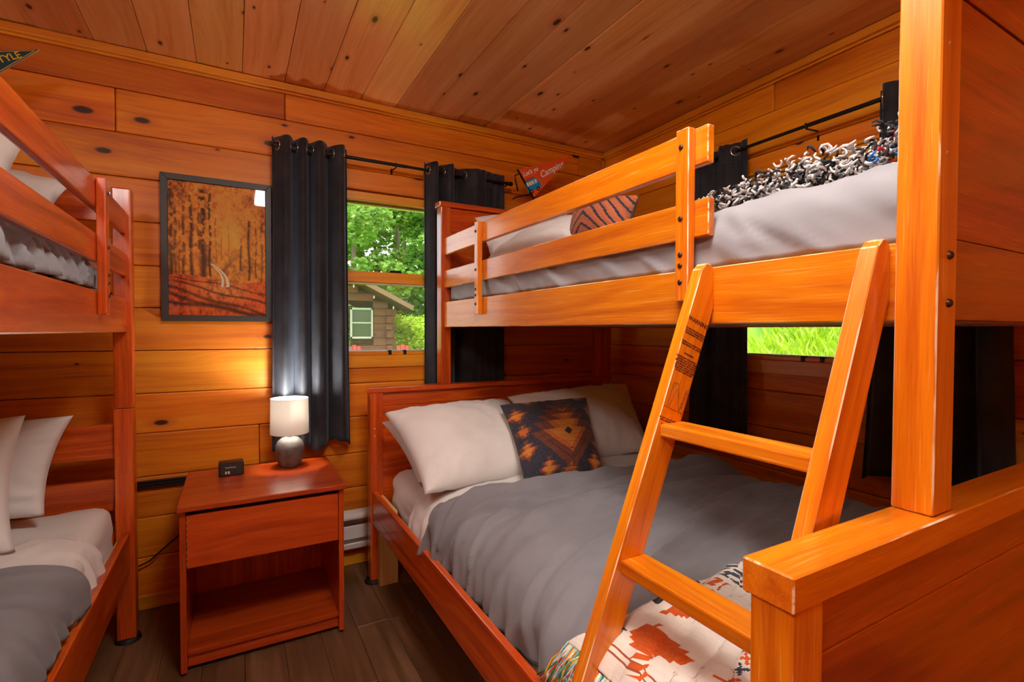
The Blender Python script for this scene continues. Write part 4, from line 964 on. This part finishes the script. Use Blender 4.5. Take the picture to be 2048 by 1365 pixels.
# ================================================================== outside
def ground_mat():
    n = NT('lawn'); tc = n.n('ShaderNodeTexCoord'); v = tc.outputs['Object']
    n.pbr(n.ramp(n.noise(v, 3, 5), [(.3, lin(96, 140, 30)), (.6, lin(150, 190, 50)), (.8, lin(180, 210, 80))]), .9); return n.m
M_LAWN = ground_mat()
gs = [(-30, -.35), (.35, -.35), (.9, -.25), (1.6, .12), (2.6, .75), (4.5, 1.9), (8, 3.6), (16, 5.2), (40, 7)]
gx = np.linspace(-30, 40, 141); gy = np.linspace(-14, 60, 75); GX, GY = np.meshgrid(gx, gy)
rise = np.interp(GX, [a for a, b in gs], [b for a, b in gs])
flat = np.clip((GY-1.5-.8*np.clip(GX, 0, 40))/2.5, 0, 1)           # behind the cabin side the yard is level
GZ = rise*(1-flat)+(-.12+.02*np.sin(GX))*flat+.05*(fbm(GX*.7, GY*.7, 4)-.5)+np.clip((GY-15)/12, 0, 1)*1.5
mk('lawn', None, M_LAWN, smooth=True, me=grid_mesh('lawn', np.stack([GX, GY, GZ], -1)), kind='structure')
def hz(x, y):
    f = min(1, max(0, (y-1.5-.8*max(0, x))/2.5)); return np.interp(x, [a for a, b in gs], [b for a, b in gs])*(1-f)-.12*f
def blades(n, xr, yr, hr, seed, zf):
    rg = np.random.default_rng(seed); x = rg.uniform(*xr, n); y = rg.uniform(*yr, n); z = np.array([zf(a, b) for a, b in zip(x, y)])-.03
    h = rg.uniform(*hr, n); an = rg.uniform(0, 6.28, n); lean = rg.uniform(.1, .8, n)*h; w = rg.uniform(.004, .011, n)
    dx, dy = np.cos(an), np.sin(an); a2 = rg.uniform(0, 6.28, n)
    p0 = np.stack([x-dx*w, y-dy*w, z], 1); p1 = np.stack([x+dx*w, y+dy*w, z], 1)
    p2 = np.stack([x+np.cos(a2)*lean*.4+dx*w*.8, y+np.sin(a2)*lean*.4+dy*w*.8, z+h*.6], 1); p3 = np.stack([x+np.cos(a2)*lean, y+np.sin(a2)*lean, z+h], 1)
    V_ = np.stack([p0, p1, p2, p3], 1).reshape(-1, 3); F = np.arange(4*n).reshape(-1, 4)
    me = bpy.data.meshes.new('grass'); me.from_pydata(V_.tolist(), [], F.tolist())
    pal = np.array([L3(186, 222, 44), L3(206, 232, 70), L3(160, 204, 40), L3(226, 238, 130)]); face_cols(me, pal[rg.integers(0, 4, n)]); return me
M_LEAFP = NT('leaf_green')
_a = M_LEAFP.n('ShaderNodeAttribute', attribute_name='col'); _d = M_LEAFP.n('ShaderNodeBsdfDiffuse'); _t = M_LEAFP.n('ShaderNodeBsdfTranslucent'); _m = M_LEAFP.n('ShaderNodeMixShader'); _m.inputs[0].default_value = .4
for s_ in (_d, _t): M_LEAFP.l(_a.outputs['Color'], s_.inputs[0])
M_LEAFP.l(_d.outputs[0], _m.inputs[1]); M_LEAFP.l(_t.outputs[0], _m.inputs[2]); M_LEAFP.l(_m.outputs[0], M_LEAFP.out.inputs[0]); M_LEAF = M_LEAFP.m
mk('tall_grass', None, M_LEAF, me=blades(26000, (.9, 4.2), (-2.6, .9), (.10, .30), 4, hz), kind='stuff', label='bright tall grass on the slope outside the right window', cat='grass')

def leaves(blobs, n, size, pal, seed):
    rg = np.random.default_rng(seed); blobs = np.array(blobs); pw_ = blobs[:, 3]**2; k = rg.choice(len(blobs), n, p=pw_/pw_.sum())
    d = rg.normal(size=(n, 3)); d /= np.linalg.norm(d, axis=1)[:, None]; r = rg.uniform(.55, 1.05, n)**.6
    c = blobs[k, :3]+d*(blobs[k, 3]*r)[:, None]*np.array([1, 1, .62])
    a = rg.normal(size=(n, 3)); a /= np.linalg.norm(a, axis=1)[:, None]; a[:, 2] *= .4; b = np.cross(a, rg.normal(size=(n, 3))); b /= np.linalg.norm(b, axis=1)[:, None]
    s = rg.uniform(.6, 1.2, n)*size
    V_ = np.stack([c-a*s[:, None], c+b*(s*.55)[:, None], c+a*s[:, None], c-b*(s*.55)[:, None]], 1).reshape(-1, 3)
    me = bpy.data.meshes.new('foliage'); me.from_pydata(V_.tolist(), [], np.arange(4*n).reshape(-1, 4).tolist())
    pal = np.array([L3(*p) for p in pal]); tone = .75+.5*rg.random(len(blobs)); face_cols(me, pal[rg.integers(0, len(pal), n)]*tone[k][:, None]); return me
bark = plain('grey_bark', (140, 124, 104), .9)
def tree(x, y, h, cr, seed, label, group, n=10000, pal=((132, 172, 78), (156, 194, 92), (110, 152, 68), (182, 210, 120))):
    rr = random.Random(seed); t = empty('deciduous_tree', (x, y, hz(x, y)), label, 'tree', group); z0 = hz(x, y)
    mk('trunk', tube([(x, y, z0-.2), (x+rr.uniform(-.1, .1), y, z0+h*.35), (x+rr.uniform(-.2, .2), y, z0+h*.7), (x, y, z0+h*.95)], [.11, .09, .06, .02], 8), bark, t, smooth=True)
    bl = []
    for k in range(46):
        zz = rr.uniform(.12, 1.0); rad = cr*(1.05-.55*abs(zz-.5)); a = rr.uniform(0, 6.28); q = rr.uniform(.2, 1)*rad
        bl.append((x+math.cos(a)*q, y+math.sin(a)*q, z0+h*zz, rr.uniform(.35, .7)*cr*.42))
    mk('foliage', None, M_LEAF, t, me=leaves(bl, n, .125, pal, seed))
k = 0
for (x, y, h, cr) in ((1.6, 15.5, 9, 2.3), (3.6, 17, 10, 2.6), (5.3, 15.2, 8.5, 2.2), (7.2, 17.5, 10, 2.7), (2.4, 20, 12, 3), (5.0, 21, 12.5, 3), (8.2, 21.5, 12, 3), (.2, 19, 11, 2.8), (10.5, 18.5, 11, 3), (-2.2, 16, 10, 2.6), (3.3, 25, 14, 3.4), (7, 26, 15, 3.6)):
    tree(x, y, h, cr, 100+k, 'leafy green tree in the wood behind the log cabin', 'trees behind the cabin'); k += 1
for i, (x, y, r, lab) in enumerate(((2.15, 10.9, .95, 'bright yellow green bush right of the log cabin seen through lower sash'), (3.5, 11.2, .9, 'second yellow green bush farther right of the log cabin'))):
    b = empty('bush', (x, y, -.12), lab, 'bush'); rr = random.Random(i); 
    mk('stem', tube([(x, y, -.15), (x+.03, y, .5), (x, y, 1.0)], [.04, .03, .01], 6), bark, b)
    mk('foliage', None, M_LEAF, b, me=leaves([(x+rr.uniform(-.6, .6)*r, y+rr.uniform(-.5, .5), rr.uniform(.0, 1.5), .30) for _ in range(44)], 7000, .05, ((186, 216, 56), (210, 228, 80), (160, 198, 50), (226, 232, 116)), 40+i))

# log cabin across the yard
cb = empty('log_cabin', (-.6, 10.6, -.12), 'brown log cabin with gable roof across the yard seen through back window', 'cabin')
brown = pine('weathered_brown_log', lin(150, 108, 84), lin(128, 88, 68), lin(92, 60, 46), lin(50, 34, 26), knots=.1, tint=.25, rough=.8, coat=0)
CW0, CW1, CY, g0 = -4.6, 1.36, 10.0, -.12
eav, slope, ridge_x = 1.76, .50, -1.6
z = g0; k = 0
while z < 3.9:
    z1 = z+.186; roofx = CW1+.28-(z1-eav+.02)/slope      # where the roof underside crosses
    e = CW1+(.12 if k % 2 else .07)
    xr = min(e, roofx) if z1 > eav-.05 else e; xl = 2*ridge_x-xr
    segs = [(xl, xr)]
    if z1 > .97 and z < 1.77:
        segs = [(xl, .30), (.90, xr)]
    for s0, s1 in segs:
        if s1-s0 > .1: mk('log', box(s0, s1, CY, CY+.15, z+.002, z1-.002, .018, 2), brown, cb, 'X')
    if z1 < eav: mk('log_end', box(CW1-.16, CW1-.0, CY-(.14 if k % 2 == 0 else .03), CY+3.5, z+.002 if k % 2 == 0 else z+.02, z1-.002, .02, 2), brown, cb, 'Y')
    z = z1; k += 1
rf_ = plain('brown_fascia', (150, 112, 90), .7); rt_ = plain('dark_shingle', (92, 84, 78), .9)
xe = CW1+.40
for sgn in (1, -1):
    P = lambda x_, dz: (ridge_x+sgn*(x_-ridge_x), eav+(CW1+.28-x_)*slope+dz)
    mk('roof_fascia', prism([P(xe, -.02), P(ridge_x, -.02), P(ridge_x, .10), P(xe, .10)], 'Y', CY-.55, CY-.50, .004), rf_, cb)
    mk('roof_slope', prism([P(xe, .03), P(ridge_x, .03), P(ridge_x, .12), P(xe+.04, .12)], 'Y', CY-.5, CY+4.2, .004), rt_, cb)
cwn = mk('window_frame', join(box(.33, .88, CY-.03, CY+.05, 1.70, 1.75, .004), box(.33, .88, CY-.03, CY+.05, .985, 1.035, .004), box(.33, .375, CY-.03, CY+.05, .985, 1.75, .004), box(.835, .88, CY-.03, CY+.05, .985, 1.75, .004), box(.33, .88, CY-.01, CY+.05, 1.36, 1.395, .004)), plain('cream_paint', (206, 204, 190), .6), cb)
for q0, q1 in ((1.035, 1.36), (1.395, 1.70)): mk('window_pane', box(.375, .835, CY+.01, CY+.02, q0, q1, 0), plain('dark_pane', (84, 100, 84), .15) if 'dark_pane' not in MATS else MATS['dark_pane'], cwn)
sl_ = empty('string_lights', (.9, 9.7, 1.9), 'string of small bulbs hanging under the cabin gable edge', 'string lights')
pts = [(.2+.16*i, CY-.3, 2.36-.083*i+.02*math.sin(i*2)) for i in range(9)]
mk('wire', tube(pts, .006, 5), M_BLACK, sl_)
for i in (1, 4, 7): mk('bulb', lathe([(0, .0), (.018, .02), (.022, .05), (.012, .08), (0, .085)], pts[i][0], pts[i][1], 10), M_WPRINT, sl_) ; 
for o_, i in zip([c for c in sl_.children if c.name.startswith('bulb')], (1, 4, 7)): o_.location.z += pts[i][2]-.085
redp = plain('red_paint', (206, 74, 66), .6)
def adirondack(x, y, rz, label):
    a = empty('garden_chair', (x, y, -.12), label, 'chair', 'red garden chairs in the yard'); m = Matrix.Translation((x, y, -.12)) @ Matrix.Rotation(rz, 4, 'Z')
    K = lambda nm, bm: mk(nm, xf(bm, m), redp, a)
    for i in range(5):
        u = (i-2); hh = .96-.035*u*u
        K('back_slat', prism([(.28, .28), (.30, .28), (.52, hh), (.50, hh)], 'X', u*.105-.048, u*.105+.048, .006))
    for i in range(5): K('seat_slat', box(-.26, .26, -.26+i*.11, -.165+i*.11, .36-i*.022, .38-i*.022, .004))
    for s in (-.27, .27):
        K('front_leg', box(s-.015, s+.015, -.27, -.17, 0, .52, .004)); K('rear_leg', prism([(-.2, .34), (-.2, .26), (.6, 0), (.62, .05)], 'X', s-.012, s+.012, .003)); K('armrest', box(s-.06, s+.06, -.3, .42, .52, .545, .01))
adirondack(.44, 9.2, 0.15, 'red slat back garden chair below the cabin window')
adirondack(1.53, 9.3, -.1, 'red slat back garden chair at the cabin corner')
gr = bmesh.new(); bmesh.ops.create_icosphere(gr, subdivisions=4, radius=1)
for v in gr.verts:
    p = v.co.copy(); f = 1+.12*mnoise.noise(p*2.2)+.06*mnoise.noise(p*6)
    v.co = Vector((.02+p.x*.32*f*(1.1-.3*p.z), 9.25+p.y*.26*f, .36+p.z*.50*f+(.0 if p.z > -.8 else 0)))
mk('covered_grill', gr, plain('grey_tarp', (112, 116, 128), .6), smooth=True, label='grey tarp covered grill beside the red garden chair', cat='grill')
